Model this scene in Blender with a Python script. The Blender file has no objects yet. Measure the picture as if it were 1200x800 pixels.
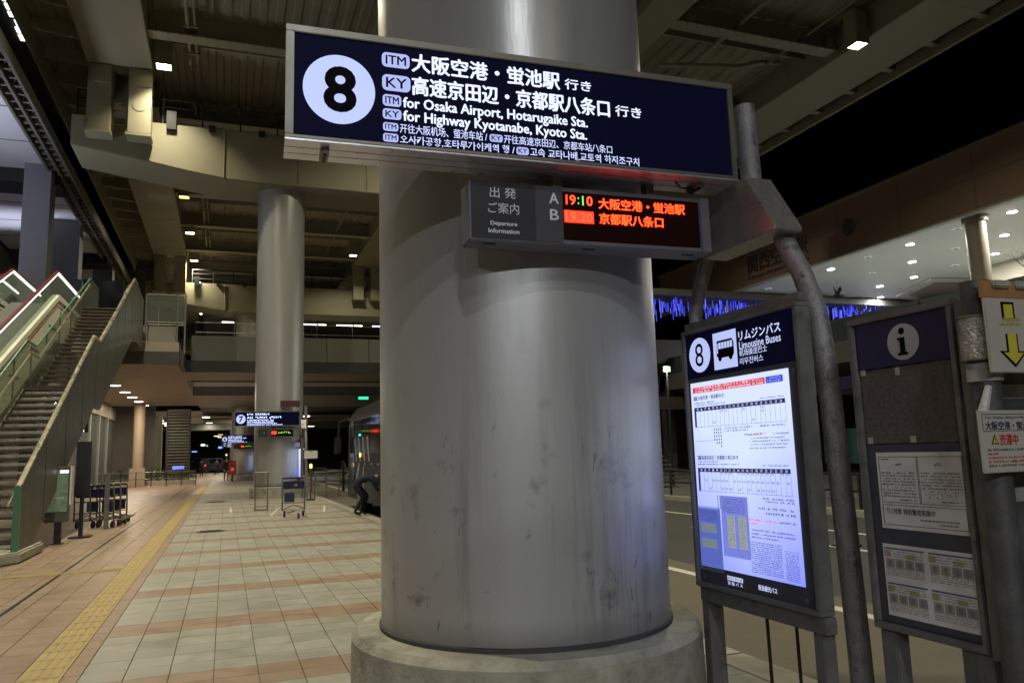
import bpy, bmesh, math, random
from mathutils import Vector, Matrix
random.seed(8)
S = bpy.context.scene
C = S.collection
PI = math.pi
R = math.radians

# ------------------------------------------------------------------ camera
cam = bpy.data.cameras.new('camera'); co = bpy.data.objects.new('camera', cam); C.objects.link(co)
cam.sensor_width = 36; cam.lens = 905 / 1200 * 36; cam.clip_start = .05; cam.clip_end = 2000
yaw, pitch, roll = R(20.402), R(8.166), R(1.717)
fw = Vector((math.sin(yaw) * math.cos(pitch), math.cos(yaw) * math.cos(pitch), math.sin(pitch)))
r0 = Vector((math.cos(yaw), -math.sin(yaw), 0)); u0 = r0.cross(fw)
rt = r0 * math.cos(roll) - u0 * math.sin(roll); up = r0 * math.sin(roll) + u0 * math.cos(roll)
co.matrix_world = Matrix(((rt.x, up.x, -fw.x, 0), (rt.y, up.y, -fw.y, 0), (rt.z, up.z, -fw.z, 1.5), (0, 0, 0, 1)))
S.camera = co
# ------------------------------------------------------------------ night sky, exposure
w = bpy.data.worlds.new('World'); S.world = w; w.use_nodes = True
nt = w.node_tree; bg = nt.nodes['Background']; sky = nt.nodes.new('ShaderNodeTexSky')
sky.sky_type = 'NISHITA'; sky.sun_disc = False; sky.sun_elevation = R(-7); sky.sun_rotation = R(200)
nt.links.new(sky.outputs[0], bg.inputs[0]); bg.inputs[1].default_value = .05
S.view_settings.view_transform = 'Standard'; S.view_settings.look = 'None'
S.view_settings.exposure = 0; S.view_settings.gamma = 1
S.render.engine = 'CYCLES'
cy = S.cycles
cy.use_adaptive_sampling = True; cy.adaptive_threshold = .02
cy.use_denoising = True
cy.max_bounces = 8; cy.diffuse_bounces = 7; cy.glossy_bounces = 3; cy.transmission_bounces = 4; cy.transparent_max_bounces = 8
cy.sample_clamp_indirect = 4; cy.caustics_reflective = False; cy.caustics_refractive = False
LAMP_W = 640

# ------------------------------------------------------------------ materials
MATS = {}
def mat(name, col, rough=.6, metal=0, var=.12, scale=3., bump=.0, emit=None, es=0, spec=.5, island=0, dirt=0, dirtcol=(.05, .045, .04), dscale=1.2, coat=0):
    if name in MATS: return MATS[name]
    m = bpy.data.materials.new(name); m.use_nodes = True; MATS[name] = m
    n = m.node_tree.nodes; l = m.node_tree.links; b = n['Principled BSDF']
    b.inputs['Roughness'].default_value = rough; b.inputs['Metallic'].default_value = metal
    b.inputs['Specular IOR Level'].default_value = spec
    b.inputs['Base Color'].default_value = (*col, 1)
    if coat: b.inputs['Coat Weight'].default_value = coat
    if emit:
        b.inputs['Emission Color'].default_value = (*emit, 1); b.inputs['Emission Strength'].default_value = es
        m.cycles.emission_sampling = 'NONE'
    if var > 0:
        tc = n.new('ShaderNodeTexCoord'); ge = n.new('ShaderNodeNewGeometry')
        nz = n.new('ShaderNodeTexNoise'); nz.inputs['Scale'].default_value = scale; nz.inputs['Detail'].default_value = 6; nz.inputs['Roughness'].default_value = .65
        l.new(ge.outputs['Position'], nz.inputs['Vector'])
        mr = n.new('ShaderNodeMapRange'); mr.inputs[1].default_value = .3; mr.inputs[2].default_value = .7
        mr.inputs[3].default_value = 1 - var; mr.inputs[4].default_value = 1 + var
        l.new(nz.outputs[0], mr.inputs[0])
        fac = mr.outputs[0]
        if island:
            oi = n.new('ShaderNodeObjectInfo'); ad = n.new('ShaderNodeMath'); ad.operation = 'ADD'
            l.new(oi.outputs['Random'], ad.inputs[0]); l.new(ge.outputs['Random Per Island'], ad.inputs[1])
            fr = n.new('ShaderNodeMath'); fr.operation = 'FRACT'; l.new(ad.outputs[0], fr.inputs[0])
            m2 = n.new('ShaderNodeMapRange'); m2.inputs[3].default_value = 1 - island; m2.inputs[4].default_value = 1 + island
            l.new(fr.outputs[0], m2.inputs[0])
            mu = n.new('ShaderNodeMath'); mu.operation = 'MULTIPLY'; l.new(fac, mu.inputs[0]); l.new(m2.outputs[0], mu.inputs[1]); fac = mu.outputs[0]
        mx = n.new('ShaderNodeVectorMath'); mx.operation = 'SCALE'; mx.inputs[0].default_value = col
        l.new(fac, mx.inputs['Scale']); outc = mx.outputs[0]
        if dirt:
            n2 = n.new('ShaderNodeTexNoise'); n2.inputs['Scale'].default_value = dscale; n2.inputs['Detail'].default_value = 8; n2.inputs['Roughness'].default_value = .7
            l.new(ge.outputs['Position'], n2.inputs['Vector'])
            m3 = n.new('ShaderNodeMapRange'); m3.inputs[1].default_value = .54; m3.inputs[2].default_value = .72; m3.inputs[3].default_value = 0; m3.inputs[4].default_value = dirt
            l.new(n2.outputs[0], m3.inputs[0])
            mc = n.new('ShaderNodeMix'); mc.data_type = 'RGBA'; mc.inputs[7].default_value = (*dirtcol, 1)
            l.new(m3.outputs[0], mc.inputs[0]); l.new(outc, mc.inputs[6]); outc = mc.outputs[2]
        l.new(outc, b.inputs['Base Color'])
        r2 = n.new('ShaderNodeMapRange'); r2.inputs[1].default_value = .3; r2.inputs[2].default_value = .7
        r2.inputs[3].default_value = max(.02, rough - .08); r2.inputs[4].default_value = min(1, rough + .08)
        l.new(nz.outputs[0], r2.inputs[0]); l.new(r2.outputs[0], b.inputs['Roughness'])
        if bump:
            nb = n.new('ShaderNodeTexNoise'); nb.inputs['Scale'].default_value = scale * 8; nb.inputs['Detail'].default_value = 5
            l.new(ge.outputs['Position'], nb.inputs['Vector'])
            bp = n.new('ShaderNodeBump'); bp.inputs['Strength'].default_value = bump; bp.inputs['Distance'].default_value = .01
            l.new(nb.outputs[0], bp.inputs['Height']); l.new(bp.outputs[0], b.inputs['Normal'])
    return m
def glow(name, col, s, base=None):
    return mat(name, base or tuple(c * .5 for c in col), .5, var=0, emit=col, es=s)
def glass(name, col=(.8, .9, .85), alpha=.25, rough=.06):
    if name in MATS: return MATS[name]
    m = bpy.data.materials.new(name); m.use_nodes = True; MATS[name] = m
    n = m.node_tree.nodes; l = m.node_tree.links; b = n['Principled BSDF']
    b.inputs['Base Color'].default_value = (*col, 1); b.inputs['Roughness'].default_value = rough
    tr = n.new('ShaderNodeBsdfTransparent'); tr.inputs[0].default_value = (*[c * .9 for c in col], 1)
    mx = n.new('ShaderNodeMixShader'); mx.inputs[0].default_value = alpha
    l.new(tr.outputs[0], mx.inputs[1]); l.new(b.outputs[0], mx.inputs[2]); l.new(mx.outputs[0], n['Material Output'].inputs[0])
    return m

M_pillar = mat('pillar_paint', (.33, .34, .335), .3, var=.05, scale=.9, bump=.03, dirt=.35, dirtcol=(.2, .19, .17), dscale=1.6)
def pillar_material():
    m = bpy.data.materials.new('pillar_paint'); m.use_nodes = True; n = m.node_tree.nodes; l = m.node_tree.links; b = n['Principled BSDF']
    ge = n.new('ShaderNodeNewGeometry')
    def noise(sc, det, vs, lo, hi, a, c):
        mp = n.new('ShaderNodeMapping'); mp.inputs['Scale'].default_value = vs; l.new(ge.outputs['Position'], mp.inputs[0])
        z = n.new('ShaderNodeTexNoise'); z.inputs['Scale'].default_value = sc; z.inputs['Detail'].default_value = det; z.inputs['Roughness'].default_value = .7; l.new(mp.outputs[0], z.inputs['Vector'])
        r = n.new('ShaderNodeMapRange'); r.inputs[1].default_value = lo; r.inputs[2].default_value = hi; r.inputs[3].default_value = a; r.inputs[4].default_value = c; l.new(z.outputs[0], r.inputs[0]); return r.outputs[0], z.outputs[0]
    def mixc(f, a, col):
        x = n.new('ShaderNodeMix'); x.data_type = 'RGBA'; l.new(f, x.inputs[0])
        if isinstance(a, tuple): x.inputs[6].default_value = (*a, 1)
        else: l.new(a, x.inputs[6])
        x.inputs[7].default_value = (*col, 1); return x.outputs[2]
    def mul(a, c):
        x = n.new('ShaderNodeMath'); x.operation = 'MULTIPLY'; l.new(a, x.inputs[0]); l.new(c, x.inputs[1]); return x.outputs[0]
    sp = n.new('ShaderNodeSeparateXYZ'); l.new(ge.outputs['Position'], sp.inputs[0])
    low = n.new('ShaderNodeMapRange'); low.inputs[1].default_value = 2.3; low.inputs[2].default_value = .5; low.inputs[3].default_value = .12; low.inputs[4].default_value = 1; l.new(sp.outputs[2], low.inputs[0])
    broad, _ = noise(.8, 4, (1, 1, .6), .35, .65, 0, .35)
    c = mixc(broad, (.42, .425, .42), (.30, .305, .28))
    drip, _ = noise(3.4, 9, (1, 1, .07), .52, .64, 0, .7); c = mixc(mul(drip, low.outputs[0]), c, (.15, .15, .13))
    scuff, _ = noise(4.5, 9, (1, 1, .9), .58, .68, 0, .75); c = mixc(mul(scuff, low.outputs[0]), c, (.10, .10, .09))
    tick, _ = noise(20, 3, (1, 1, .25), .67, .71, 0, .85); c = mixc(mul(tick, low.outputs[0]), c, (.04, .04, .04))
    grime = n.new('ShaderNodeMapRange'); grime.inputs[1].default_value = .62; grime.inputs[2].default_value = .47; grime.inputs[3].default_value = 0; grime.inputs[4].default_value = .6; l.new(sp.outputs[2], grime.inputs[0]); c = mixc(grime.outputs[0], c, (.12, .115, .1))
    b.inputs['Metallic'].default_value = .3
    l.new(c, b.inputs['Base Color'])
    ro, nz = noise(1.9, 6, (1, 1, .12), .3, .7, .27, .44); l.new(ro, b.inputs['Roughness'])
    bp = n.new('ShaderNodeBump'); bp.inputs['Strength'].default_value = .12; bp.inputs['Distance'].default_value = .03; l.new(nz, bp.inputs['Height']); l.new(bp.outputs[0], b.inputs['Normal'])
    return m
M_pillar = pillar_material()
M_plinth = mat('weathered_concrete', (.33, .32, .25), .85, var=.3, scale=6, bump=.8, dirt=.85, dscale=2.2, dirtcol=(.07, .065, .05))
M_ltile = mat('grey_green_tile', (.305, .30, .25), .42, var=.16, scale=4, island=.09, bump=.1, dirt=.6, dirtcol=(.15, .14, .11), dscale=.9)
M_rtile = mat('salmon_tile', (.265, .185, .125), .45, var=.16, scale=4, island=.09, bump=.1, dirt=.6, dirtcol=(.15, .1, .065), dscale=.9)
M_ytile = mat('tactile_yellow', (.36, .27, .10), .55, var=.12, scale=7, island=.06, bump=.1, dirt=.5, dirtcol=(.25, .18, .07), dscale=2.5)
M_grout = mat('grout', (.11, .1, .08), .9, var=.2)
M_kerb = mat('kerb_concrete', (.34, .33, .27), .85, var=.15, scale=4, bump=.3, dirt=.5, dirtcol=(.13, .12, .1))
M_bay = mat('bay_asphalt', (.12, .105, .07), .75, var=.14, scale=2, bump=.5, dirt=.35, dirtcol=(.06, .055, .04), dscale=.7)
M_asph = mat('asphalt', (.05, .048, .045), .8, var=.2, scale=3, bump=.6)
M_white = mat('road_paint', (.6, .58, .5), .7, var=.12, scale=8, dirt=.4, dirtcol=(.2, .19, .16), dscale=4)
M_gird = mat('girder_paint', (.25, .232, .16), .5, var=.06, scale=1.1, dirt=.25, dirtcol=(.22, .19, .12), dscale=.6)
M_deck = mat('corrugated_deck', (.22, .195, .14), .6, var=.15, scale=1.5)
M_deckd = mat('cantilever_steel', (.3, .28, .2), .6, var=.15, scale=1.5)
M_cap = mat('pier_cap_concrete', (.24, .222, .145), .6, var=.07, scale=.9, dirt=.3, dirtcol=(.24, .2, .13), dscale=.8)
M_dark = mat('dark_metal', (.012, .012, .011), .6, var=.2, scale=5)
M_black = mat('black_plastic', (.012, .012, .014), .4, var=0)
M_alu = mat('aluminium', (.2, .195, .165), .45, .75, var=.06, scale=6)
M_under = mat('brushed_soffit', (.62, .62, .70), .32, .75, var=.06, scale=12)
M_galv = mat('galvanised_pipe', (.25, .245, .245), .55, .35, var=.25, scale=12, bump=.6, dirt=1, dirtcol=(.045, .035, .03), dscale=15)
M_grime = mat('grimy_grey_paint', (.15, .15, .145), .55, .2, var=.2, scale=10, bump=.25, dirt=.7, dirtcol=(.04, .04, .04), dscale=8)
M_brk = mat('bracket_paint', (.42, .40, .38), .3, .65, var=.08, scale=6, dirt=.3, dirtcol=(.12, .11, .1), dscale=5)
M_navy = mat('navy_panel', (.004, .005, .022), .5, spec=.03, var=0, emit=(.10, .11, .5), es=.012)
M_navy2 = mat('navy_paint', (.012, .014, .055), .45, var=.05, scale=8)
M_letter = glow('lit_letter', (.60, .66, 1), .92)
M_letterb = glow('lit_letter_bright', (.76, .82, 1), 1.05)
M_badge = glow('lit_badge', (.47, .54, 1), .78)
M_disc = glow('lit_disc', (.52, .60, 1), .86)
M_ink = mat('black_ink', (.006, .006, .008), .7, spec=.05, var=0)
M_greyl = mat('pale_grey_letter', (.75, .76, .8), .5, var=0)
M_gpanel = mat('display_grey_panel', (.05, .053, .065), .6, var=.05, scale=8)
M_gpanel2 = mat('display_navy_panel', (.018, .02, .028), .6, var=.05, scale=8)
M_dispbody = mat('display_housing', (.15, .15, .175), .42, .3, var=.06, scale=8)
M_led0 = mat('led_glass', (.006, .004, .004), .3, spec=.08, var=0, emit=(1, .06, .02), es=.004)
M_ledr = glow('led_red', (1, .015, .003), 12)
M_ledo = glow('led_orange', (1, .022, .004), 12)
M_ledg = glow('led_green', (.25, 1, .12), 1.2)
M_ledbl = glow('led_block', (1, .018, .008), 4.5)
for q_ in (M_ledr, M_ledo, M_ledg, M_ledbl): q_.cycles.emission_sampling = 'FRONT'
M_paper = mat('white_paper', (.68, .68, .67), .6, var=.03, scale=3)
M_cream = mat('cream_sheet', (.38, .37, .31), .5, var=.04, scale=4)
M_stair = mat('stair_metal', (.115, .115, .09), .45, .3, var=.12, scale=4, dirt=.3, dirtcol=(.1, .09, .06))
M_step = mat('stair_tread', (.07, .055, .042), .65, var=.15, scale=6)
M_green = mat('green_glass_edge', (.06, .17, .09), .3, var=0)
M_rail = mat('steel_handrail', (.5, .46, .34), .3, .8, var=.05)
M_clad = mat('escalator_cladding', (.66, .63, .52), .4, var=.06, scale=1)
M_redrail = mat('red_rubber', (.13, .014, .01), .4, var=0)
M_bluew = mat('cool_white_panel', (.5, .5, .53), .6, var=.05, scale=1)
M_soff = mat('bridge_soffit', (.32, .27, .205), .5, var=.05, scale=.7)
M_fasc = mat('bridge_fascia', (.05, .048, .045), .5, var=.1)
M_panel = mat('bridge_panel', (.24, .235, .18), .45, var=.05, scale=1)
M_glass = glass('pale_glass', (.8, .87, .8), .13)
M_dglass = glass('dark_glass', (.2, .24, .25), .55)
M_tube = glow('fluorescent_tube', (1, .95, .75), 5)
M_coldtube = glow('cold_light_strip', (.9, 1, .95), 4); M_coldtube.cycles.emission_sampling = 'FRONT_BACK'
M_lens = glow('warm_lamp_lens', (1, .9, .6), 14)
M_lensor = glow('orange_lamp_lens', (1, .55, .15), 4)
M_down = glow('downlight_lens', (1, .97, .88), 12)
M_brown = mat('station_fascia', (.20, .125, .08), .6, var=.06, scale=.5)
M_ceil = mat('station_soffit', (.5, .54, .54), .5, var=.05, scale=.3)
M_ceil2 = mat('station_soffit_recess', (.17, .15, .12), .6, var=.05)
M_col = mat('station_column', (.28, .23, .17), .4, var=.06)
M_night = mat('dark_wall', (.075, .072, .068), .7, var=.2, scale=.5)
M_nightb = mat('dark_cladding', (.12, .11, .095), .6, var=.15, scale=.6)
M_ledblue = glow('blue_led', (.05, .07, 1), 1.0)
M_red = mat('red_enamel', (.5, .02, .012), .35, var=.05)
M_busd = mat('bus_dark_paint', (.02, .023, .035), .5, spec=.2, var=0)
M_busw = mat('bus_white_paint', (.22, .22, .24), .4, var=.03)
M_busg = mat('bus_glass', (.005, .006, .008), .08, spec=.25, var=0)
M_skin = mat('skin', (.45, .28, .2), .6, var=0)

# ------------------------------------------------------------------ mesh helpers
class MB:
    def __init__(s): s.v = []; s.f = []
    def add(s, vs, fs):
        k = len(s.v); s.v += [tuple(p) for p in vs]; s.f += [tuple(i + k for i in f) for f in fs]; return s
    def box(s, x0, y0, z0, x1, y1, z1):
        x0, x1 = sorted((x0, x1)); y0, y1 = sorted((y0, y1)); z0, z1 = sorted((z0, z1))
        return s.add([(x0, y0, z0), (x1, y0, z0), (x1, y1, z0), (x0, y1, z0), (x0, y0, z1), (x1, y0, z1), (x1, y1, z1), (x0, y1, z1)],
                     [(0, 3, 2, 1), (4, 5, 6, 7), (0, 1, 5, 4), (1, 2, 6, 5), (2, 3, 7, 6), (3, 0, 4, 7)])
    def cyl(s, x, y, z0, z1, r, n=24, r2=None):
        r2 = r if r2 is None else r2; vs = []
        for k in range(n):
            a = 2 * PI * k / n; vs.append((x + r * math.cos(a), y + r * math.sin(a), z0))
        for k in range(n):
            a = 2 * PI * k / n; vs.append((x + r2 * math.cos(a), y + r2 * math.sin(a), z1))
        return s.add(vs, [(k, (k + 1) % n, n + (k + 1) % n, n + k) for k in range(n)] + [tuple(range(n))[::-1], tuple(range(n, 2 * n))])
    def lathe(s, x, y, prof, n=48):
        vs = [(x + r * math.cos(2 * PI * k / n), y + r * math.sin(2 * PI * k / n), z) for r, z in prof for k in range(n)]
        fs = [(i * n + k, i * n + (k + 1) % n, (i + 1) * n + (k + 1) % n, (i + 1) * n + k) for i in range(len(prof) - 1) for k in range(n)]
        return s.add(vs, fs)
    def tube(s, pts, r, n=8, caps=True):
        pts = [Vector(p) for p in pts]; rs = r if isinstance(r, (list, tuple)) else [r] * len(pts)
        vs = []; prev = None
        for i, p in enumerate(pts):
            t = (pts[min(i + 1, len(pts) - 1)] - pts[max(i - 1, 0)]).normalized()
            if prev is None:
                a = Vector((0, 0, 1)) if abs(t.z) < .9 else Vector((1, 0, 0))
                u = t.cross(a).normalized()
            else:
                u = (prev - t * prev.dot(t)).normalized()
            prev = u; v = t.cross(u)
            for k in range(n):
                a = 2 * PI * (k + .5) / n; vs.append(p + (u * math.cos(a) + v * math.sin(a)) * rs[i])
        m = len(pts)
        fs = [(i * n + k, i * n + (k + 1) % n, (i + 1) * n + (k + 1) % n, (i + 1) * n + k) for i in range(m - 1) for k in range(n)]
        if caps: fs += [tuple(range(n))[::-1], tuple(range((m - 1) * n, m * n))]
        return s.add(vs, fs)
    def prism(s, poly, ax, a0, a1):
        # poly: 2-D points; ax: extrusion axis
        def p3(q, a):
            return {'x': (a, q[0], q[1]), 'y': (q[0], a, q[1]), 'z': (q[0], q[1], a)}[ax]
        n = len(poly)
        return s.add([p3(q, a0) for q in poly] + [p3(q, a1) for q in poly],
                     [tuple(range(n))[::-1], tuple(range(n, 2 * n))] + [(k, (k + 1) % n, n + (k + 1) % n, n + k) for k in range(n)])
    def mesh(s, name, mats, smooth=False, bevel=0, off=(0, 0, 0)):
        me = bpy.data.meshes.new(name); me.from_pydata([(a - off[0], b - off[1], c - off[2]) for a, b, c in s.v], [], s.f)
        bm = bmesh.new(); bm.from_mesh(me); bmesh.ops.recalc_face_normals(bm, faces=bm.faces)
        if bevel:
            es = [e for e in bm.edges if len(e.link_faces) == 2 and e.calc_face_angle(0) > .5]
            bmesh.ops.bevel(bm, geom=es, offset=bevel, segments=2, affect='EDGES', clamp_overlap=True)
        bm.to_mesh(me); bm.free()
        for m in (mats if isinstance(mats, (list, tuple)) else [mats]): me.materials.append(m)
        if smooth: me.shade_smooth() if smooth is True else me.set_sharp_from_angle(angle=smooth)
        if smooth and smooth is not True:
            for p in me.polygons: p.use_smooth = True
        return me
    def build(s, name, mats, parent=None, smooth=False, bevel=0, world=False, off=None):
        o0 = off or ((0, 0, 0) if not (world and parent) else tuple(rootloc(parent)))
        o = bpy.data.objects.new(name, s.mesh(name, mats, smooth, bevel, o0)); C.objects.link(o)
        if parent: o.parent = parent
        elif off: o.location = off
        if name in ('small_print', 'faded_lettering', 'figure_print', 'panel_seam', 'riser_bar', 'weld_seam', 'picture', 'heading_bar', 'highlight', 'grille', 'table_rule', 'fascia_joint'): o['kind'] = 'stuff'
        return o
def rootloc(o):
    while o.parent: o = o.parent
    return o.location
def tag(o, label=None, cat=None, group=None, kind=None):
    if label: o['label'] = label
    if cat: o['category'] = cat
    if group: o['group'] = group
    if kind: o['kind'] = kind
    return o
def thing(name, label, cat, loc=(0, 0, 0), rz=0, group=None):
    o = bpy.data.objects.new(name, None); C.objects.link(o); o.location = loc; o.rotation_euler = (0, 0, rz)
    o.empty_display_size = .2
    return tag(o, label, cat, group)
def copy_tree(o, parent=None):
    c = o.copy(); C.objects.link(c); c.parent = parent
    for ch in list(o.children): copy_tree(ch, c)
    return c
def linkmesh(name, me, parent, loc=(0, 0, 0), rot=(0, 0, 0), sc=(1, 1, 1)):
    o = bpy.data.objects.new(name, me); C.objects.link(o); o.parent = parent
    o.location = loc; o.rotation_euler = rot; o.scale = sc; return o
def box(name, m, parent, x0, y0, z0, x1, y1, z1, bevel=0, **k):
    return MB().box(x0, y0, z0, x1, y1, z1).build(name, m, parent, bevel=bevel, **k)
def structure(name, mb, m, **k):
    return tag(mb.build(name, m, None, **k), kind='structure')

# flat print in a board's own frame: u to the right, z up, board faces local -y
TC = {}
def text_mesh(body, bold=0., res=2):
    key = (body, bold, res)
    if key in TC: return TC[key]
    cu = bpy.data.curves.new('t', 'FONT'); cu.body = body; cu.resolution_u = res; cu.offset = bold
    o = bpy.data.objects.new('t', cu); C.objects.link(o)
    dg = bpy.context.evaluated_depsgraph_get(); dg.update()
    me = bpy.data.meshes.new_from_object(o.evaluated_get(dg))
    bpy.data.objects.remove(o); bpy.data.curves.remove(cu)
    xs = [v.co.x for v in me.vertices]; ys = [v.co.y for v in me.vertices]
    TC[key] = (me, min(xs), max(xs), min(ys), max(ys)); return TC[key]
def lettering(parent, body, ua, ub, za, zb, y, m, bold=0., name='lettering', res=2):
    over = bold * 1.5 if (bold and name != 'numeral') else 0; bold = bold if name == 'numeral' else 0
    d0 = over * (zb - za); ua += d0; ub -= d0
    me, x0, x1, y0, y1 = text_mesh(body, bold, res)
    me = me.copy(); sx = (ub - ua) / (x1 - x0); sz = (zb - za) / (y1 - y0)
    for v in me.vertices: v.co = (ua + (v.co.x - x0) * sx, y, za + (v.co.y - y0) * sz)
    me.materials.clear(); me.materials.append(m)
    if over:
        # heavier weight: the outline printed again a hair to each side
        bm = bmesh.new(); bm.from_mesh(me); d = over * (zb - za); k_ = 0
        for dx, dz in ((1, 0), (-1, 0), (0, 1), (0, -1)):
            k_ += 1; m3 = me.copy()
            for v in m3.vertices: v.co.x += dx * d; v.co.z += dz * d * .7; v.co.y += k_ * .00012
            bm.from_mesh(m3); bpy.data.meshes.remove(m3)
        bm.to_mesh(me); bm.free()
    o = bpy.data.objects.new(name, me); C.objects.link(o); o.parent = parent; return o
def ellipse(parent, u, z, ru, rz, y, m, name='disc', n=48):
    mb = MB(); t = .002
    mb.prism([(u + ru * math.cos(2 * PI * k / n), z + rz * math.sin(2 * PI * k / n)) for k in range(n)], 'y', y, y + t)
    return mb.build(name, m, parent)
def rrect(parent, ua, ub, za, zb, y, m, r=.3, name='badge'):
    h = (zb - za) * r; pts = []
    for cx, cz, a0 in ((ub - h, zb - h, 0), (ua + h, zb - h, 90), (ua + h, za + h, 180), (ub - h, za + h, 270)):
        for k in range(5): a = R(a0 + k * 22.5); pts.append((cx + h * math.cos(a), cz + h * math.sin(a)))
    return MB().prism(pts, 'y', y, y + .002).build(name, m, parent)
def plate(parent, ua, ub, za, zb, y, m, name, t=.002, bevel=0):
    return box(name, m, parent, ua, y, za, ub, y + t, zb, bevel=bevel)
def frame4(mb, ua, ub, za, zb, w_, y0, y1):
    mb.box(ua, y0, za, ub, y1, za + w_); mb.box(ua, y0, zb - w_, ub, y1, zb)
    mb.box(ua, y0, za + w_, ua + w_, y1, zb - w_); mb.box(ub - w_, y0, za + w_, ub, y1, zb - w_); return mb
def scribble(mb, ua, ub, z, h, y, dens=.75, cw=None, rnd=random):
    # illegible small print: strokes the size of characters
    cw = cw or h; u = ua
    while u < ub - cw * .8:
        if rnd.random() < dens:
            for _ in range(2):
                if rnd.random() < .5:
                    zz = z + rnd.random() * h * .8; mb.box(u + cw * .05, y, zz, u + cw * .85, y + .0012, zz + h * .2)
                else:
                    uu = u + cw * rnd.random() * .7; mb.box(uu, y, z, uu + cw * .16, y + .0012, z + h)
        u += cw
    return mb

# ================================================================== GROUND
structure('ground', MB().box(-300, -100, -.6, 400, 600, -.2), M_nightb)
structure('road', MB().box(3.6, -30, -.5, 13.0, 160, -.12), M_asph)
structure('bus_bay', MB().box(3.602, -30, -.2, 6.15, 160, -.116), M_bay)
mb = MB()
mb.box(5.62, -20, -.116, 5.76, 7.6, -.112).box(5.62, 8.3, -.116, 5.76, 120, -.112)
structure('road_marking', mb, M_white)
mb = MB(); mb.box(9.0, 7.2, -.12, 9.12, 14, -.116); mb.box(10.6, -20, -.12, 10.72, 120, -.116)
structure('lane_line', mb, M_white)
structure('median_kerb', MB().box(13.0, -30, -.5, 13.25, 160, .02), M_kerb, bevel=.02)
structure('far_pavement', MB().box(13.25, -30, -.5, 60, 160, 0), mat('far_paving', (.09, .08, .07), .7, var=.15, scale=1))
# walkway slab with real tiles
pav = structure('pavement', MB().box(-16, -12, -.5, 3.3, 130, -.012), M_grout)
# kerb stones
kst = tag(thing('kerb', None, None), kind='structure'); del kst['kind']
kst['kind'] = 'structure'
kme = MB().box(3.304, 0, -.3, 3.6, .994, .0).mesh('kerb_stone', M_kerb, bevel=.012)
for k in range(-2, 60): linkmesh('kerb_stone', kme, kst, (0, k, 0))
box('kerb_stone', M_kerb, kst, 3.304, 60, -.3, 3.6, 130, 0)
# tile layout
T = .3
def tile_mesh(name, sx, sy, m, bev=.003):
    g = .003; h = .0018
    return MB().box(g, h, -.03, sx - g, sy - h, 0).mesh(name, m, bevel=.0012)
def in_tri(x, y):  # is a tile in view of the place where one stands (generous)
    return True
X0 = -.945
PER, RED0, REDW = 2.06, 5.79, .52
light = []; red = []
for j in range(-6, 58):
    yb = RED0 + PER * j
    for k in range(14):
        x = X0 + T * k; wd = T if k < 13 else 3.3 - x
        if yb > 1.5:
            for q in range(2): red.append((x, yb + q * REDW / 2, wd, REDW / 2))
            hh = (PER - REDW) / 5
            for q in range(5): light.append((x, yb + REDW + q * hh, wd, hh))
border = [(-1.065, 1.5 + .3 * j, .12, .3) for j in range(400)]
def vis(x, y):
    return y > 4.1 + max(0, x + .2) * 0 and x > -.35 * (y - 0) - 0 and not (x > 1.0 and y < 5.2 and x < 2.6)
left = []
SLOT = -2.12
for j in range(400):
    y = 1.5 + .3 * j
    for k in range(1, 40):
        x = -1.365 - .3 * k
        if k == 3: continue
        left.append((x, y, .3, .3))
    left.append((-1.365 - .9 + .0, y, .11, .3)); left.append((-1.365 - .9 + .15, y, .15, .3))
left = [t for t in left if not (12.62 < t[1] + .15 < 12.98 and t[0] < -1.3)]
mcache = {}
def tiles(lst, m, name, stuffname, lim, parent, miny=4.0):
    seen = [t for t in lst if vis(t[0] + t[2] / 2, t[1])]
    seen.sort(key=lambda t: math.hypot(t[0], t[1]))
    near = seen[:lim]; ns = set(near)
    for t in near:
        key = (name, round(t[2], 3), round(t[3], 3))
        if key not in mcache: mcache[key] = tile_mesh(name, t[2], t[3], m)
        linkmesh(name, mcache[key], parent, (t[0], t[1], random.uniform(-.0006, .0006)))
    mb = MB(); g = .003; h = .0018
    for t in lst:
        if t in ns or t[1] < -4 or t[1] > 110: continue
        x, y, a, b = t
        z = random.uniform(-.0008, .0008)
        mb.add([(x + g, y + h, -.012), (x + a - g, y + h, -.012), (x + a - g, y + b - h, -.012), (x + g, y + b - h, -.012),
                (x + g, y + h, z), (x + a - g, y + h, z), (x + a - g, y + b - h, z), (x + g, y + b - h, z)],
               [(4, 5, 6, 7), (0, 1, 5, 4), (1, 2, 6, 5), (2, 3, 7, 6), (3, 0, 4, 7)])
    me = bpy.data.meshes.new(stuffname); me.from_pydata(mb.v, [], mb.f); me.materials.append(m)
    o = bpy.data.objects.new(stuffname, me); C.objects.link(o); o.parent = parent; o['kind'] = 'stuff'
tiles(light, M_ltile, 'light_paving_tile', 'distant_light_tiles', 290, pav)
tiles(red + border + left, M_rtile, 'salmon_paving_tile', 'distant_salmon_tiles', 295, pav)
# tactile paving
def tact_mesh():
    mb = MB().box(.003, .003, -.03, .297, .297, 0)
    for k in range(4): mb.box(.035 + k * .068, .02, .0, .035 + k * .068 + .03, .28, .003)
    return mb.mesh('tactile_tile', M_ytile)
tme = tact_mesh(); n = 0; far = MB()
for j in range(0, 300):
    y = 3.6 + .3 * j
    if j < 120: linkmesh('tactile_tile', tme, pav, (-1.365, y, 0))
    else: far.box(-1.362, y + .003, -.01, -1.068, y + .297, .002)
for k in range(1, 30): linkmesh('tactile_tile', tme, pav, (-1.365 - .3 * k + .3, 12.65, 0), (0, 0, PI / 2))
o = far.build('distant_tactile_tiles', M_ytile, pav); o['kind'] = 'stuff'
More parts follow.
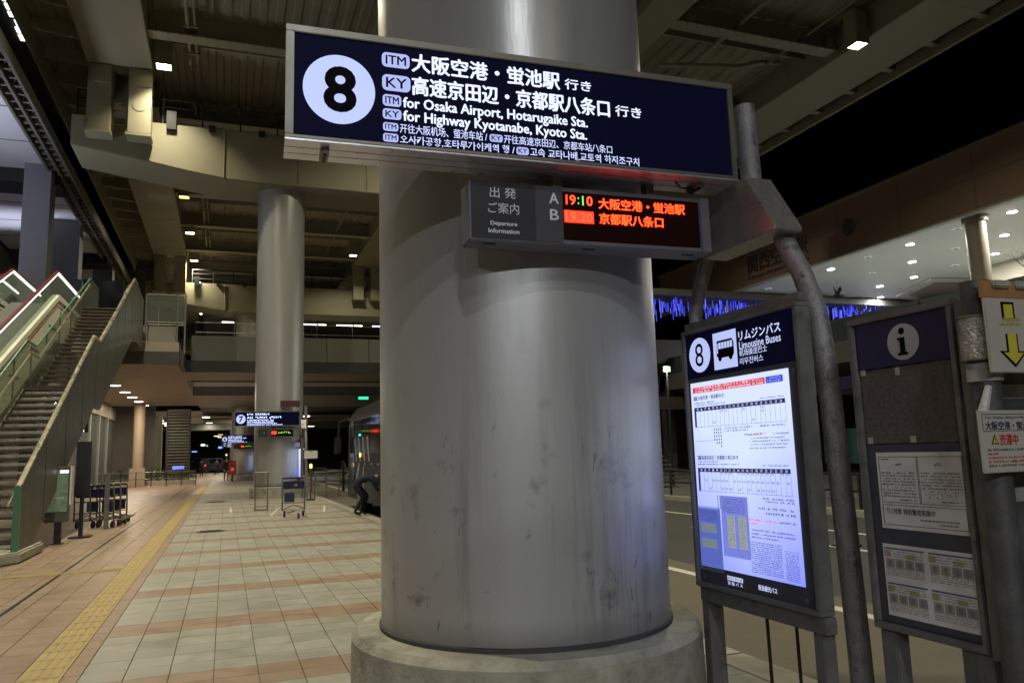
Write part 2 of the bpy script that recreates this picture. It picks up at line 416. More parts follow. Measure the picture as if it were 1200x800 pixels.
# drain slot along the salmon paving, and manholes
mb = MB().box(-2.155, 1, -.012, -2.118, 110, .001)
tag(mb.build('drain_slot', M_black), 'long thin black drain slot running through the salmon paving', 'drain')
def manhole(x, y, r, lab):
    t = thing('manhole_cover', lab, 'manhole cover', (x, y, 0), group='manhole covers in the walkway')
    MB().cyl(0, 0, -.01, .004, r, 32).build('rim', M_galv, t)
    mb = MB().cyl(0, 0, -.01, .006, r * .9, 32)
    for k in range(-4, 5): mb.box(-r * .6, k * r * .16 - .01, .004, r * .6, k * r * .16 + .01, .009)
    mb.build('lid', mat('cast_iron', (.05, .045, .04), .6, .4, var=.2, scale=20), t)
manhole(-.27, 18.4, .34, 'round dark manhole cover nearer the camera among the pale tiles')
manhole(-.3, 31.5, .42, 'round dark manhole cover farther off among the pale tiles')
for (x, y, L) in ((.16, 24.6, 2.2),):
    tag(box('guide_tape', M_white, None, x, y, .002, x + .07, y + L, .005), 'short white tape strip stuck on the pale tiles beyond the manhole', 'floor marking')
for x, y in ((1.15, 22.2), (2.6, 22.6)):
    o = tag(box('guide_tape', M_white, None, 0, 0, .002, .05, 3.0, .005), 'thin white queue line on the tiles %s of the luggage trolley' % ('left' if x < 2 else 'right'), 'floor marking')
    o.location = (x, y, 0); o.rotation_euler = (0, 0, R(-7))

# ================================================================== PILLARS, PIER CAPS, DECK
def pillar(x, y, lab, top=12.75, r=.917, pl=1.1, det=True):
    t = thing('round_pillar', lab, 'pillar', (x, y, 0), group='round pillars carrying the road deck')
    mb = MB(); prof = [(r + .03, .3), (r + .03, .47), (r, .5)]
    zs = [.5, 2.4, 2.404, 4.9, 4.904, 7.4, 7.404, 9.9, 9.904, top]
    for z in zs[1:]: prof.append((r, z))
    mb.lathe(0, 0, [(r, .3)] + [(r, z) for z in zs], 96).build('shaft', M_pillar, t, smooth=True)
    if det:
        mb = MB()
        mb.lathe(0, 0, [(r + .012, .44), (r + .012, .475), (r, .48)], 96).build('sealant_ring', mat('sealant', (.05, .05, .048), .8, var=.2), t, smooth=R(30))
        for z in (6.8,): MB().lathe(0, 0, [(r, z), (r + .0015, z + .003), (r + .0015, z + .009), (r, z + .012)], 96).build('weld_seam', M_pillar, t, smooth=R(30))
    MB().lathe(0, 0, [(pl + .005, -.3), (pl + .005, .1), (pl, .41), (pl - .035, .45), (r - .05, .455)], 96).build('plinth', M_plinth, t, smooth=R(40))
    return t
pillar(1.836, 4.83, 'huge grey round pillar in the foreground behind the number 8 sign')
pillar(2.02, 33.0, 'grey round pillar behind the number 7 sign, second along the walkway', r=.95, top=12.65)
pillar(1.35, 62.5, 'grey round pillar behind the red box, third along the walkway', r=.95, top=12.65)
pillar(1.4, 91.0, 'grey round pillar at the far end of the walkway', r=.95, top=12.65)

def cap_profile():
    return [(-5.75, 14.72), (-5.75, 13.5), (-5.2, 13.42), (-3.2, 13.12), (-1.6, 12.85), (-.2, 12.66), (1.4, 12.6), (12.5, 12.6), (17.0, 13.3), (25, 14.0), (25, 14.72)]
def railing(parent, x0, x1, y, z, step=1.5, h=1.05, m=None):
    m = m or M_dark; k = x0
    while k <= x1 + .01:
        box('railing_post', m, parent, k - .03, y - .03, z, k + .03, y + .03, z + h); k += step
    mb = MB()
    for q in (.35, .7, 1.0): mb.box(x0, y - .02, z + h * q - .02, x1, y + .02, z + h * q + .02)
    mb.build('railing_bar', m, parent)
def pier_cap(y, lab, rails=True, xo=0):
    t = thing('pier_cap', lab, 'pier cap', (0, y, 0), group='hammerhead pier caps on the pillars')
    MB().prism(cap_profile(), 'y', -1.3, 1.3).build('beam', M_cap, t, bevel=.03)
    if rails:
        railing(t, -5.6, -5.1, -1.15, 14.72, .5); railing(t, -2.6, 8.9, -1.15, 14.72, 1.45)
        box('lamp_box', M_black, t, -2.45, -1.45, 14.45, -2.1, -1.3, 15.2)
        for x in (-.9, 1.0): box('clamp', M_black, t, x, -1.42, 14.55, x + .25, -1.3, 14.8)
        box('vent_plate', M_black, t, -5.3, -1.31, 14.4, -4.95, -1.298, 14.6)
        for x in (-.3, 2.6, 5.4): MB().tube([(x, -1.33, 12.75), (x, -1.33, 14.7)], .025, 6).build('drip_pipe', M_cap, t)
    return t
pier_cap(4.83, 'pale pier cap on the foreground pillar above the frame', False)
pier_cap(33.0, 'pale hammerhead pier cap on the pillar behind the number 7 sign')
pier_cap(62.3, 'smaller looking hammerhead pier cap on the third pillar')
pier_cap(91.0, 'pier cap on the farthest pillar', False)

def girder(name, lab, x0, x1, y0, y1, z0=16.5, z1=18.0, ends=()):
    t = thing(name, lab, 'girder', (0, 0, 0), group='long box girders under the road deck')
    mb = MB().prism([(x0, z0), (x1, z0), (x1, z1), (x0, z1)], 'y', y0, y1); mb.build('box_section', M_gird, t, bevel=.02)
    mb = MB()
    for k in range(int(y0) + 3, int(y1), 7): mb.box(x0 - .012, k, z0 + .02, x0 - .001, k + .03, z1); mb.box(x0, k, z0 - .008, x1, k + .02, z0 - .001)
    mb.build('weld_seam', M_gird, t)
    for ye in ends:
        w2 = (x1 - x0); a = .36 * w2
        for xa in (x0 + .05, x1 - a - .02):
            b = box('seismic_bracket', M_gird, t, xa, ye - .75, z0 - 2.62, xa + a, ye + .0, z0 - .003, bevel=.03)
            MB().tube([(xa + a / 2, ye - .752, z0 - 1.5), (xa + a / 2, ye - .765, z0 - 1.5)], .24, 24).build('inspection_cap', M_gird, b)
            box('cover_plate', M_gird, b, xa + a * .3, ye - .8, z0 - .75, xa + a * .95, ye - .75, z0 - .05, bevel=.01)
            box('lower_flange', M_gird, b, xa - .04, ye - .8, z0 - 2.72, xa + a + .04, ye - .02, z0 - 2.62)
        mb = MB(); xm = (x0 + x1) / 2
        for s_ in (-.22, .22): mb.box(xm + s_ - .02, ye - .3, z0 - 2.4, xm + s_ + .02, ye - .25, z0 - 1.2)
        for q in range(4): mb.box(xm - .22, ye - .3, z0 - 2.2 + q * .28, xm + .22, ye - .26, z0 - 2.16 + q * .28)
        mb.build('ladder', M_rail, t)
    return t
girder('box_girder', 'wide pale box girder overhead on the left ending at the first brackets', -5.2, -2.93, -34, 31.66, ends=(31.66,))
girder('box_girder', 'pale box girder on the left beyond the second pillar', -5.2, -3.0, 34.34, 60.96, ends=(60.96,))
girder('box_girder', 'pale box girder on the left beyond the third pillar', -5.2, -3.0, 63.64, 110)
girder('box_girder', 'pale box girder overhead right of the foreground pillar', 13.3, 14.75, -34, 31.66)
girder('box_girder', 'pale box girder seen just left of the foreground pillar far off', 9.15, 11.4, 34.34, 60.96, ends=(60.96,))
girder('box_girder', 'pale box girder right of the second pillar in the distance', 9.15, 11.4, 63.64, 110)
girder('edge_girder', 'pale edge girder of the road deck against the night sky', 22.3, 24.95, -34, 110, 16.5, 18.2)
t = thing('deck_parapet', 'thin outer edge of the road deck with small brackets against the sky', 'parapet', (0, 0, 0))
box('edge_plate', M_gird, t, 25.62, -34, 16.35, 25.78, 110, 18.6)
for k in range(0, 40): box('edge_bracket', M_gird, t, 24.95, 12 + 2.1 * k, 16.62, 25.62, 12.28 + 2.1 * k, 16.8)
box('edge_grille', M_dark, t, 24.95, -34, 16.85, 25.62, 110, 16.9)  # dark sheet drawn for the open black slot beside the girder
# deck: corrugated sheet, cross beams, left cantilever
deck = thing('road_deck', 'elevated road deck with a ribbed steel underside above the bus stop', 'road deck', (0, 0, 17.5))
mb = MB(); prof = []
x = -6.95; P = .6
while x < 22.4:
    prof += [(x, 17.62), (x + .22, 17.62), (x + .3, 17.68), (x + .52, 17.68)]; x += P
n = len(prof)
mb.add([(a, -34, b) for a, b in prof] + [(a, 110, b) for a, b in prof], [(k, k + 1, n + k + 1, n + k) for k in range(n - 1)])
mb.build('corrugated_sheet', M_deck, deck, off=(0, 0, 17.5))
box('slab', M_deckd, deck, -6.95, -34, .3, 25.6, 110, .9)
ys = [-7, -3.2, 3.2, 9.6, 16, 22.4, 28.6, 36.0, 41.0, 46.6, 52.9, 59.3, 66, 71, 76, 81, 88]
for y in ys:
    spans = ((-2.93, 13.3), (14.75, 22.3)) if y < 33 else ((-3.0, 9.15), (11.4, 22.3))
    for a, b in spans:
        MB().prism([(y - .3, 16.72), (y + .3, 16.72), (y + .3, 16.78), (y + .03, 16.78), (y + .03, 17.6), (y - .03, 17.6), (y - .03, 16.78), (y - .3, 16.78)], 'x', a + .005, b - .005).build('cross_beam', M_gird, deck, off=(0, 0, 17.5))
    y2 = y + (1.6 if y < 33 else 3)
    for a, b in spans:
        MB().box(a, y2 - .06, 17.3, b, y2 + .06, 17.6).build('stringer', M_gird, deck, off=(0, 0, 17.5))
for k in range(55):
    y = -6 + 2.13 * k
    MB().prism([(-6.9, 17.15), (-5.21, 16.95), (-5.21, 17.6), (-6.9, 17.6)], 'y', y - .05, y + .05).build('cantilever_rib', M_deckd, deck, off=(0, 0, 17.5))
MB().box(-7.04, -34, 16.55, -6.95, 110, 18.2).build('edge_beam', M_gird, deck, off=(0, 0, 17.5))
# drain pipe under the right side
MB().tube([(16.2, 25.5, 16.9), (19.5, 24.6, 16.9), (20.3, 24.4, 17.1), (21.2, 24.2, 17.1)], .1, 10).build('drain_pipe', M_gird, deck, off=(0, 0, 17.5), smooth=True)
MB().tube([(17.5, 14.9, 17.3), (17.5, 14.9, 17.5)], .2, 16).build('drain_spout', M_dark, deck, off=(0, 0, 17.5))

# services under the deck
for xx, rr_ in ((-1.6, .07), (-1.35, .04), (4.2, .09), (6.9, .05), (17.6, .08), (20.6, .05)):
    MB().tube([(xx, -30, 17.0), (xx, 31.5, 17.0)], rr_, 8).build('service_pipe', M_gird, deck, off=(0, 0, 17.5), smooth=True)
    if xx < 9: MB().tube([(xx, 34.5, 17.0), (xx, 60.8, 17.0)], rr_, 8).build('service_pipe', M_gird, deck, off=(0, 0, 17.5), smooth=True)
for k in range(24):
    y = 12 + k * 2.0
    if 31 < y < 35: continue
    MB().box(-1.75, y, 16.9, -1.25, y + .05, 17.6).build('pipe_hanger', M_gird, deck, off=(0, 0, 17.5))
for y in (22.4, 28.6):
    for xx in (15.2, 21.6): MB().prism([(xx, 16.8), (xx + .5, 16.8), (xx + .25, 17.5)], 'y', y - .33, y - .31).build('gusset', M_gird, deck, off=(0, 0, 17.5))
    bb = MB()
    for k in range(60): bb.box(-2.7 + k * .42, y - .27, 16.695, -2.64 + k * .42, y - .21, 16.72); bb.box(-2.7 + k * .42, y + .21, 16.695, -2.64 + k * .42, y + .27, 16.72)
    o = bb.build('bolt_heads', M_gird, deck, off=(0, 0, 17.5)); o['kind'] = 'stuff'
# ceiling lamps
def lamp_thing(x, y, z, lab, w_=1.0, lens=None, pw=LAMP_W, col=(1, .9, .66), spread=140):
    t = thing('ceiling_lamp', lab, 'ceiling lamp', (x, y, z), group='square lamps under the road deck')
    box('housing', M_gird, t, -.3, -.3, .0, .3, .3, w_, bevel=.02)
    fr = MB(); fr.box(-.3, -.3, -.03, .3, -.25, 0).box(-.3, .25, -.03, .3, .3, 0).box(-.3, -.25, -.03, -.25, .25, 0).box(.25, -.25, -.03, .3, .25, 0)
    fr.build('bezel', M_alu, t)
    box('lens', lens or M_lens, t, -.25, -.25, -.012, .25, .25, -.002)
    if pw:
        ld = bpy.data.lights.new('lamp_light', 'AREA'); ld.shape = 'SQUARE'; ld.size = .42; ld.energy = pw; ld.color = col; ld.spread = R(spread)
        lo = bpy.data.objects.new('lamp_light', ld); C.objects.link(lo); lo.parent = t; lo.location = (0, 0, -.04)
    return t
words = ['', '']
for i, y in enumerate([-29, -21.5, -14, 8.3, 15.8, 23.3, 30.2, 45.8, 53.2, 60.7, 68.4, 83.2]):  # lamps behind the viewer are unseen, added and boosted to light the pillar
    lab = ('ceiling lamp of the left row, %s' % ['farthest behind the viewer', 'second behind the viewer', 'nearest behind the viewer', 'first past the foreground pillar', 'second past the foreground pillar', 'third past the foreground pillar'][i]) if y < 29 else \
        {30.2: 'bright square ceiling lamp beside the nearest seismic brackets', 45.8: 'orange tinted ceiling lamp just below the left pier cap', 53.2: 'ceiling lamp next after the orange tinted one in the left row',
         60.7: 'ceiling lamp third below the left pier cap', 68.4: 'ceiling lamp beside the far seismic brackets', 83.2: 'lowest and farthest ceiling lamp of the left row'}[y]
    lamp_thing(-2.5, y, 16.35, lab, .9, M_lensor if y == 45.8 else None, pw=LAMP_W * {-29: 1.7, -21.5: 1.9, -14: 1.6, 30.2: .38}.get(y, 1.0 if y < 40 else .8), col=(.95, .96, 1) if y < 0 else (1, .9, .66), spread=175 if y < 0 else (105 if y == 30.2 else 135))
for i, y in enumerate([5.8, 20.8, 35.8, 56.5, 76]):
    lamp_thing(21.9 if y < 50 else 8.6, y, 16.2 if y < 50 else 16.35, {20.8: 'bright square ceiling lamp on a long housing near the right deck edge', 56.5: 'ceiling lamp far off just left of the foreground pillar'}.get(y, ['ceiling lamp of the right row above the frame', '', 'ceiling lamp of the right row hidden by the foreground pillar', '', 'ceiling lamp of the right row farthest away'][i]), 1.3, pw=LAMP_W * .5)
for y, q in ((-18, 'behind the viewer'), (10.5, 'above the frame'), (27, 'behind the foreground pillar')):  # the one behind the viewer is added for softer light on the pillar
    lamp_thing(7.0, y, 16.35, 'ceiling lamp above the bus lane, ' + q, .9, pw=LAMP_W * .6)

# ================================================================== SIGN FOR STOP 8 (and its like)
def bus_sign(loc, num, lab, detail=True, rz=R(-2.2)):
    t = thing('bus_stop_sign', lab, 'sign', loc, rz, group='illuminated bus stop signs over the walkway')
    hs = MB(); U0, U1, Z0, Z1 = -.02, 2.45, 2.99, 3.565; D = .235
    hs.box(U0, -.018, Z0 + .003, U1, .03, 3.011).box(U0, -.018, 3.529, U1, .03, Z1).box(U0, -.018, 3.011, .018, .03, 3.529).box(2.416, -.018, 3.011, U1, .03, 3.529)
    hs.box(U0 + .01, .03, Z0 + .01, U1 - .01, D, Z1 - .008)
    hs.build('housing', M_alu, t, bevel=.003 if detail else 0)
    f = plate(t, .018, 2.416, 3.011, 3.529, -.004, M_navy, 'face_panel', .01)
    # underside rails
    ub = MB().box(U0, -.018, Z0 - .006, U1, .07, Z0 + .002).box(U0, .078, Z0 - .006, U1, .15, Z0 + .002).box(U0, .158, Z0 - .006, U1, D, Z0 + .002)
    ub.build('underside_strip', M_under, t)
    if detail:
        for u in (.17, 2.25):
            l_ = box('latch', M_alu, t, u - .02, .05, Z0 - .03, u + .02, .19, Z0 - .006, bevel=.004)
            box('latch_pin', M_dark, l_, u - .008, .07, Z0 - .036, u + .008, .17, Z0 - .03)
        MB().tube([(2.1, .08, Z0 - .01), (2.14, .1, Z0 - .03), (2.26, .12, Z0 - .03), (2.3, .16, Z0 - .01)], .006, 6).build('cable', M_black, t)
    y = -.0065
    ellipse(f, .231, 3.264, .172, .176, y, M_disc)
    lettering(f, num, .155 if num != '7' else .16, .313, 3.146, 3.382, y - .002, M_ink, .03, 'numeral', 4)
    if detail:
        def badge(ua, ub_, za, zb, s):
            b = rrect(f, ua, ub_, za, zb, y, M_badge, .3)
            h = zb - za; lettering(f, s, ua + .13 * (ub_ - ua), ub_ - .13 * (ub_ - ua), za + h * .2, zb - h * .2, y - .002, M_ink, .02)
        badge(.437, .576, 3.412, 3.488, 'ITM'); badge(.438, .579, 3.288, 3.372, 'KY')
        badge(.440, .532, 3.207, 3.267, 'ITM'); badge(.440, .532, 3.139, 3.193, 'KY')
        badge(.441, .516, 3.078, 3.121, 'ITM'); badge(.441, .516, 3.022, 3.065, 'ITM')
        L = lambda s, ua, ub_, za, zb, b=.012, m=M_letterb, r=2: lettering(f, s, ua, ub_, za, zb, y, m, b, res=r)
        L('大阪空港・蛍池駅', .585, 1.386, 3.402, 3.500, .022)
        L('行き', 1.412, 1.567, 3.413, 3.472, .018)
        L('高速京田辺・京都駅八条口', .585, 1.672, 3.280, 3.378, .022)
        L('行き', 1.703, 1.862, 3.294, 3.356, .018)
        L('for Osaka Airport, Hotarugaike Sta.', .540, 1.537, 3.192, 3.262, .02)
        L('for Highway Kyotanabe, Kyoto Sta.', .540, 1.530, 3.122, 3.192, .02)
        L('开往大阪机场、萤池车站 /', .524, 1.012 - .04, 3.074, 3.122, .008, M_letter, 1)
        badge(.985, 1.055, 3.076, 3.116, 'KY')
        L('开往高速京田辺、京都车站八条口', 1.062, 1.674, 3.074, 3.120, .008, M_letter, 1)
        L('오사카공항,호타루가이케역 행 /', .524, 1.118, 3.018, 3.064, .012, M_letter, 1)
        badge(1.128, 1.195, 3.020, 3.061, 'KY')
        L('고속 교타나베,교토역 하지조구치', 1.203, 1.832, 3.016, 3.064, .012, M_letter, 1)
    else:
        rr = random.Random(int(loc[1]))
        mb = MB()
        for z, h, e in ((3.41, .075, 1.45), (3.29, .075, 1.75), (3.2, .05, 1.5), (3.13, .05, 1.5), (3.075, .035, 1.6), (3.02, .035, 1.8)):
            scribble(mb, .46, e, z, h, y, .95, rnd=rr)
        mb.build('lettering', glow('far_sign_letter', (.55, .62, 1), 3.2), f)
    return t
def departure(loc, lab, detail=True, rz=R(-2.2)):
    t = thing('departure_display', lab, 'departure display', loc, rz, group='departure displays hung under the bus stop signs')
    U0, U1, Z0, Z1 = .872, 2.248, 2.556, 2.868
    hs = MB().box(U0, .0, Z0, U1, .17, Z1); hs.build('housing', M_dispbody, t, bevel=.006 if detail else 0)
    y = -.004
    p1 = plate(t, U0 + .008, 1.222, Z0 + .012, Z1 - .004, y, M_gpanel2, 'name_panel', .004)
    p2 = plate(t, 1.225, 1.372, Z0 + .012, Z1 - .004, y, M_gpanel, 'letter_panel', .004)
    led = plate(t, 1.375, 2.184, 2.584, 2.842, y - .001, M_led0, 'led_screen', .005)
    b = MB().box(2.19, y - .01, Z0, U1, y + .02, Z1); b.build('end_frame', M_dispbody, t, bevel=.004)
    for u in (1.35, 1.9): MB().box(u, .06, Z1, u + .05, .12, 2.985).build('hanger', M_alu, t)
    yy = y - .003
    if detail:
        for u in (.95, 1.5, 2.1): MB().box(u, .05, Z0 - .004, u + .07, .062, Z0 + .001).build('slot', M_black, t)
        L = lambda s, ua, ub_, za, zb, b=.0, m=M_greyl, p=p1: lettering(p, s, ua, ub_, za, zb, yy, m, b, res=3)
        L('出 発', .978, 1.118, 2.780, 2.836); L('ご案内', .967, 1.132, 2.698, 2.755)
        L('Departure', .978, 1.120, 2.630, 2.657, .025); L('Information', .966, 1.130, 2.596, 2.619, .025)
        L('A', 1.298, 1.352, 2.772, 2.828, .02, p=p2); L('B', 1.300, 1.350, 2.684, 2.740, .02, p=p2)
        yy = y - .0045
        L('1', 1.392, 1.400, 2.773, 2.824, .0, M_ledr, led); L('9', 1.414, 1.446, 2.773, 2.824, .0, M_ledo, led)
        L(':', 1.459, 1.466, 2.778, 2.815, .02, M_ledg, led); L('1', 1.484, 1.492, 2.773, 2.824, .0, M_ledg, led); L('0', 1.510, 1.542, 2.773, 2.824, .0, M_ledo, led)
        L('大阪空港・蛍池駅', 1.578, 2.095, 2.762, 2.820, .01, M_ledo, led)
        L('京都駅八条口', 1.578, 1.958, 2.680, 2.738, .01, M_ledo, led)
        plate(led, 1.380, 1.546, 2.676, 2.741, yy + .0005, M_ledbl, 'led_block', .001)
        lettering(led, '19:20', 1.388, 1.538, 2.684, 2.733, yy - .001, mat('led_dim', (.1, .01, .01), .4, var=0, emit=(.6, .25, .05), es=.9), .0)
    else:
        rr = random.Random(5); mb = MB(); scribble(mb, .97, 1.15, 2.7, .05, yy, .9, rnd=rr); mb.build('lettering', M_greyl, p1)
        plate(led, 1.39, 1.56, 2.66, 2.78, yy - .002, M_ledbl, 'led_block', .001)
        mb = MB(); scribble(mb, 1.62, 2.12, 2.69, .07, yy - .002, .95, rnd=rr); mb.build('lettering', M_ledg, led)
    return t
def signpost(dy, dx, lab, detail=True):
    X = 2.92 + dx
    t = thing('signpost', lab, 'signpost', (X, 3.75 + dy, 0), group='bent pipe signposts of the bus stops')
    nn = 20 if detail else 10
    MB().tube([(.08, -.55, -.0), (.06, -.56, .5), (.04, -.56, 1.2), (.03, -.55, 1.7), (.03, -.53, 2.0), (.03, -.50, 2.2), (.03, -.42, 2.42), (.03, -.33, 2.58), (.03, -.24, 2.78)], .056, nn).build('pipe', M_galv, t, smooth=R(40))
    MB().tube([(.0, .56, 0), (.0, .56, 1.2), (.0, .57, 2.1), (.0, .58, 2.38), (0, .5, 2.55), (0, .4, 2.72), (0, .3, 2.85)], .045, nn).build('pipe', M_galv, t, smooth=R(40))
    MB().tube([(.08, .0, 2.85), (.07, .0, 3.2), (.06, 0, 3.58)], .062, nn).build('stub_pipe', M_galv, t, smooth=R(40))
    MB().tube([(.075, 0, 3.05), (.075, 0, 3.08)], .075, nn).build('collar', M_galv, t)
    MB().prism([(-.43, 2.66), (-.43, 2.69), (-.21, 3.035), (.17, 3.035), (.26, 2.69), (.26, 2.66)], 'x', -.14, .045).build('bracket', M_brk, t, bevel=.004)
    if detail:
        for x in (.30, .52): MB().tube([(x, .45, -.1), (x - .03, .42, .66)], .011, 8).build('support_rod', M_dark, t)
    return t
bus_sign((.25, 3.6, 0), '8', 'large lit navy sign with a number 8 disc hung before the pillar')
dd = departure((.258, 3.72, -.05), 'grey departure display with red led text below the number 8 sign'); dd.scale = (1.033,) * 3
signpost(0, 0, 'rusty grey bent pipe signpost beside the lit timetable')

# ---------------------------------------------------------------- timetable case
def timetable(loc, lab, detail=True, num='8'):
    t = thing('timetable_case', lab, 'timetable', loc, R(-90), group='backlit timetable cases of the bus stops')
    U0, U1, Z0, Z1 = -.505, .575, .655, 2.235
    mb = frame4(MB(), U0, U1, Z0, Z1, .028, -.02, .075); mb.box(U0 + .01, .02, Z0 + .01, U1 - .01, .07, Z1 - .01)
    mb.build('frame', M_grime, t, bevel=.004 if detail else 0)
    box('crossbar', M_grime, t, -.50, .01, 2.238, .57, .07, 2.285, bevel=.004); box('crossbar', M_grime, t, -.505, .01, Z0 - .09, .575, .08, Z0 - .005, bevel=.004)
    for u in (-.475, .5): box('leg', M_grime, t, u - .035, .02, 0, u + .035, .1, Z0 - .09, bevel=.004)
    y = -.003
    hp = plate(t, -.477, .547, 1.932, 2.207, y, M_navy, 'header_panel', .02)
    base = plate(t, -.477, .547, Z0 + .028, 1.928, .002, M_gpanel, 'back_panel', .015)
    # backlit sheet: slightly uneven light as from tubes behind it
    ms = MATS.get('backlit_sheet')
    if not ms:
        ms = bpy.data.materials.new('backlit_sheet'); ms.use_nodes = True; MATS['backlit_sheet'] = ms
        n_ = ms.node_tree.nodes; l_ = ms.node_tree.links; b_ = n_['Principled BSDF']
        b_.inputs['Base Color'].default_value = (.5, .5, .5, 1); b_.inputs['Roughness'].default_value = .4
        tc = n_.new('ShaderNodeTexCoord'); sp = n_.new('ShaderNodeSeparateXYZ'); l_.new(tc.outputs['Generated'], sp.inputs[0])
        m1 = n_.new('ShaderNodeMath'); m1.operation = 'PINGPONG'; m1.inputs[1].default_value = .5; l_.new(sp.outputs[0], m1.inputs[0])
        cr = n_.new('ShaderNodeValToRGB'); cr.color_ramp.elements[0].color = (.16, .2, .95, 1); cr.color_ramp.elements[1].color = (.60, .70, 1, 1)
        cr.color_ramp.elements[0].position = .0; cr.color_ramp.elements[1].position = .95
        m2 = n_.new('ShaderNodeMath'); m2.operation = 'MULTIPLY_ADD'; m2.inputs[1].default_value = 1.1; m2.inputs[2].default_value = .04; l_.new(sp.outputs[2], m2.inputs[0])
        m3 = n_.new('ShaderNodeMath'); m3.operation = 'MULTIPLY_ADD'; m3.inputs[1].default_value = .55; l_.new(m1.outputs[0], m3.inputs[0]); l_.new(m2.outputs[0], m3.inputs[2])
        m4 = n_.new('ShaderNodeMath'); m4.operation = 'MINIMUM'; m4.inputs[1].default_value = 1; l_.new(m3.outputs[0], m4.inputs[0]); l_.new(m4.outputs[0], cr.inputs[0])
        l_.new(cr.outputs[0], b_.inputs['Emission Color']); b_.inputs['Emission Strength'].default_value = 1.05
    sc = plate(t, -.452, .463, .782, 1.897, -.003, ms, 'lit_sheet', .004)
    ellipse(hp, -.328, 2.066, .112, .108, y - .003, M_disc)
    lettering(hp, num, -.372, -.284, 1.995, 2.138, y - .005, M_ink, .0, 'numeral', 4)
    if not detail: return t
    yy = y - .003
    ic = plate(hp, -.178, .048, 1.954, 2.175, yy, M_disc, 'pictogram', .002)
    # bus pictogram
    k = yy - .002; mb = MB(); mb.prism([(-.145, 2.035), (-.125, 2.02), (.015, 2.02), (.025, 2.04), (.025, 2.1), (.01, 2.125), (-.135, 2.125), (-.145, 2.1)], 'y', k, k + .001)
    mb.prism([(-.115 + .017 * math.cos(a * .4), 2.018 + .017 * math.sin(a * .4)) for a in range(16)], 'y', k, k + .001)
    mb.prism([(-.01 + .017 * math.cos(a * .4), 2.018 + .017 * math.sin(a * .4)) for a in range(16)], 'y', k, k + .001)
    mb.build('bus_symbol', M_ink, ic)
    mb = MB()
    for q in range(5): mb.box(-.122 + q * .028, k - .001, 2.075, -.1 + q * .028, k, 2.112)
    mb.box(-.141, k - .001, 2.05, -.131, k, 2.108); mb.build('bus_symbol_window', M_disc, ic)
    L = lambda p, s, ua, ub_, za, zb, b=.01, m=M_letter, y_=yy: lettering(p, s, ua, ub_, za, zb, y_, m, b)
    L(hp, 'リムジンバス', .072, .436, 2.098, 2.152, .02); L(hp, 'Limousine Buses', .073, .432, 2.046, 2.090, .012)
    L(hp, '机场接送巴士', .070, .314, 2.006, 2.044, .006); L(hp, '리무진버스', .070, .276, 1.958, 1.996, .006)
    # sheet print
    y1 = -.0045; I = mat('print_ink', (.02, .025, .12), .5, var=0, emit=(.05, .07, .35), es=.25)
    RD = mat('print_red', (.7, .05, .07), .5, var=0, emit=(1, .09, .12), es=.55)
    BL = mat('print_blue', (.02, .04, .5), .5, var=0, emit=(.04, .07, .8), es=.7)
    rb = plate(sc, -.429, .273, 1.832, 1.868, y1, RD, 'red_banner', .001)
    lettering(rb, 'バスの乗車券をお買い求めのうえご乗車ください。', -.40, .262, 1.850, 1.866, y1 - .001, M_letterb, .0)
    rr = random.Random(3)
    scribble(MB(), -.40, .26, 1.836, .009, y1 - .001, .9, .012, rr).build('small_print', M_letterb, rb)
    bb = plate(sc, .281, .420, 1.832, 1.868, y1, BL, 'blue_banner', .001)
    scribble(scribble(MB(), .29, .41, 1.853, .009, y1 - .001, .9, .009, rr), .29, .41, 1.838, .009, y1 - .001, .9, .009, rr).build('small_print', M_badge, bb)
    b = plate(sc, -.425, -.388, 1.787, 1.811, y1, I, 'line_badge', .001); lettering(b, 'ITM', -.42, -.393, 1.791, 1.807, y1 - .001, M_letterb, 0)
    lettering(sc, '大阪空港・蛍池駅ゆき', -.38, -.108, 1.787, 1.812, y1, I, .015)
    b = plate(sc, -.420, -.385, 1.422, 1.446, y1, I, 'line_badge', .001); lettering(b, 'KY', -.415, -.39, 1.426, 1.442, y1 - .001, M_letterb, 0)
    lettering(sc, '高速京田辺・京都駅八条口ゆき', -.378, -.01, 1.421, 1.446, y1, I, .015)
    def table(z1, z0, n_=20):
        hd = plate(sc, -.425, .424, z1 - .024, z1, y1, I, 'hour_row', .001)
        for q in range(n_): lettering(hd, str(5 + q), -.395 + q * .041, -.395 + q * .041 + .018, z1 - .019, z1 - .005, y1 - .001, M_letterb, 0)
        mb_ = MB().box(-.425, y1, z0, -.408, y1 + .001, z1 - .024)
        for q in range(n_ + 1): mb_.box(-.405 + q * .0414, y1, z0, -.4045 + q * .0414, y1 + .001, z1 - .024)
        mb_.box(-.408, y1, z0, .424, y1 + .001, z0 + .0015); mb_.build('table_rule', I, sc)
        return hd
    table(1.742, 1.62); table(1.371, 1.231)
    def mins(z, cols, seed):
        r_ = random.Random(seed)
        for c in cols: lettering(sc, r_.choice(['05', '10', '20', '25', '35', '40', '50', '55']), -.398 + c * .0414, -.398 + c * .0414 + .024, z, z + .013, y1, I, 0)
    mins(1.70, (6, 7, 11, 15), 1); mins(1.68, (15,), 5); mins(1.637, (4, 13), 2); mins(1.335, (5, 6, 7, 9, 10, 11, 12, 13, 14, 15, 16, 18, 19), 3); mins(1.29, (1, 3, 4, 5, 6, 8, 9, 10, 11, 12, 13, 14, 15, 16, 17, 19), 4); mins(1.245, (2, 5, 6, 7, 9, 11, 13, 14, 15, 16), 7)
    sp_ = MB()
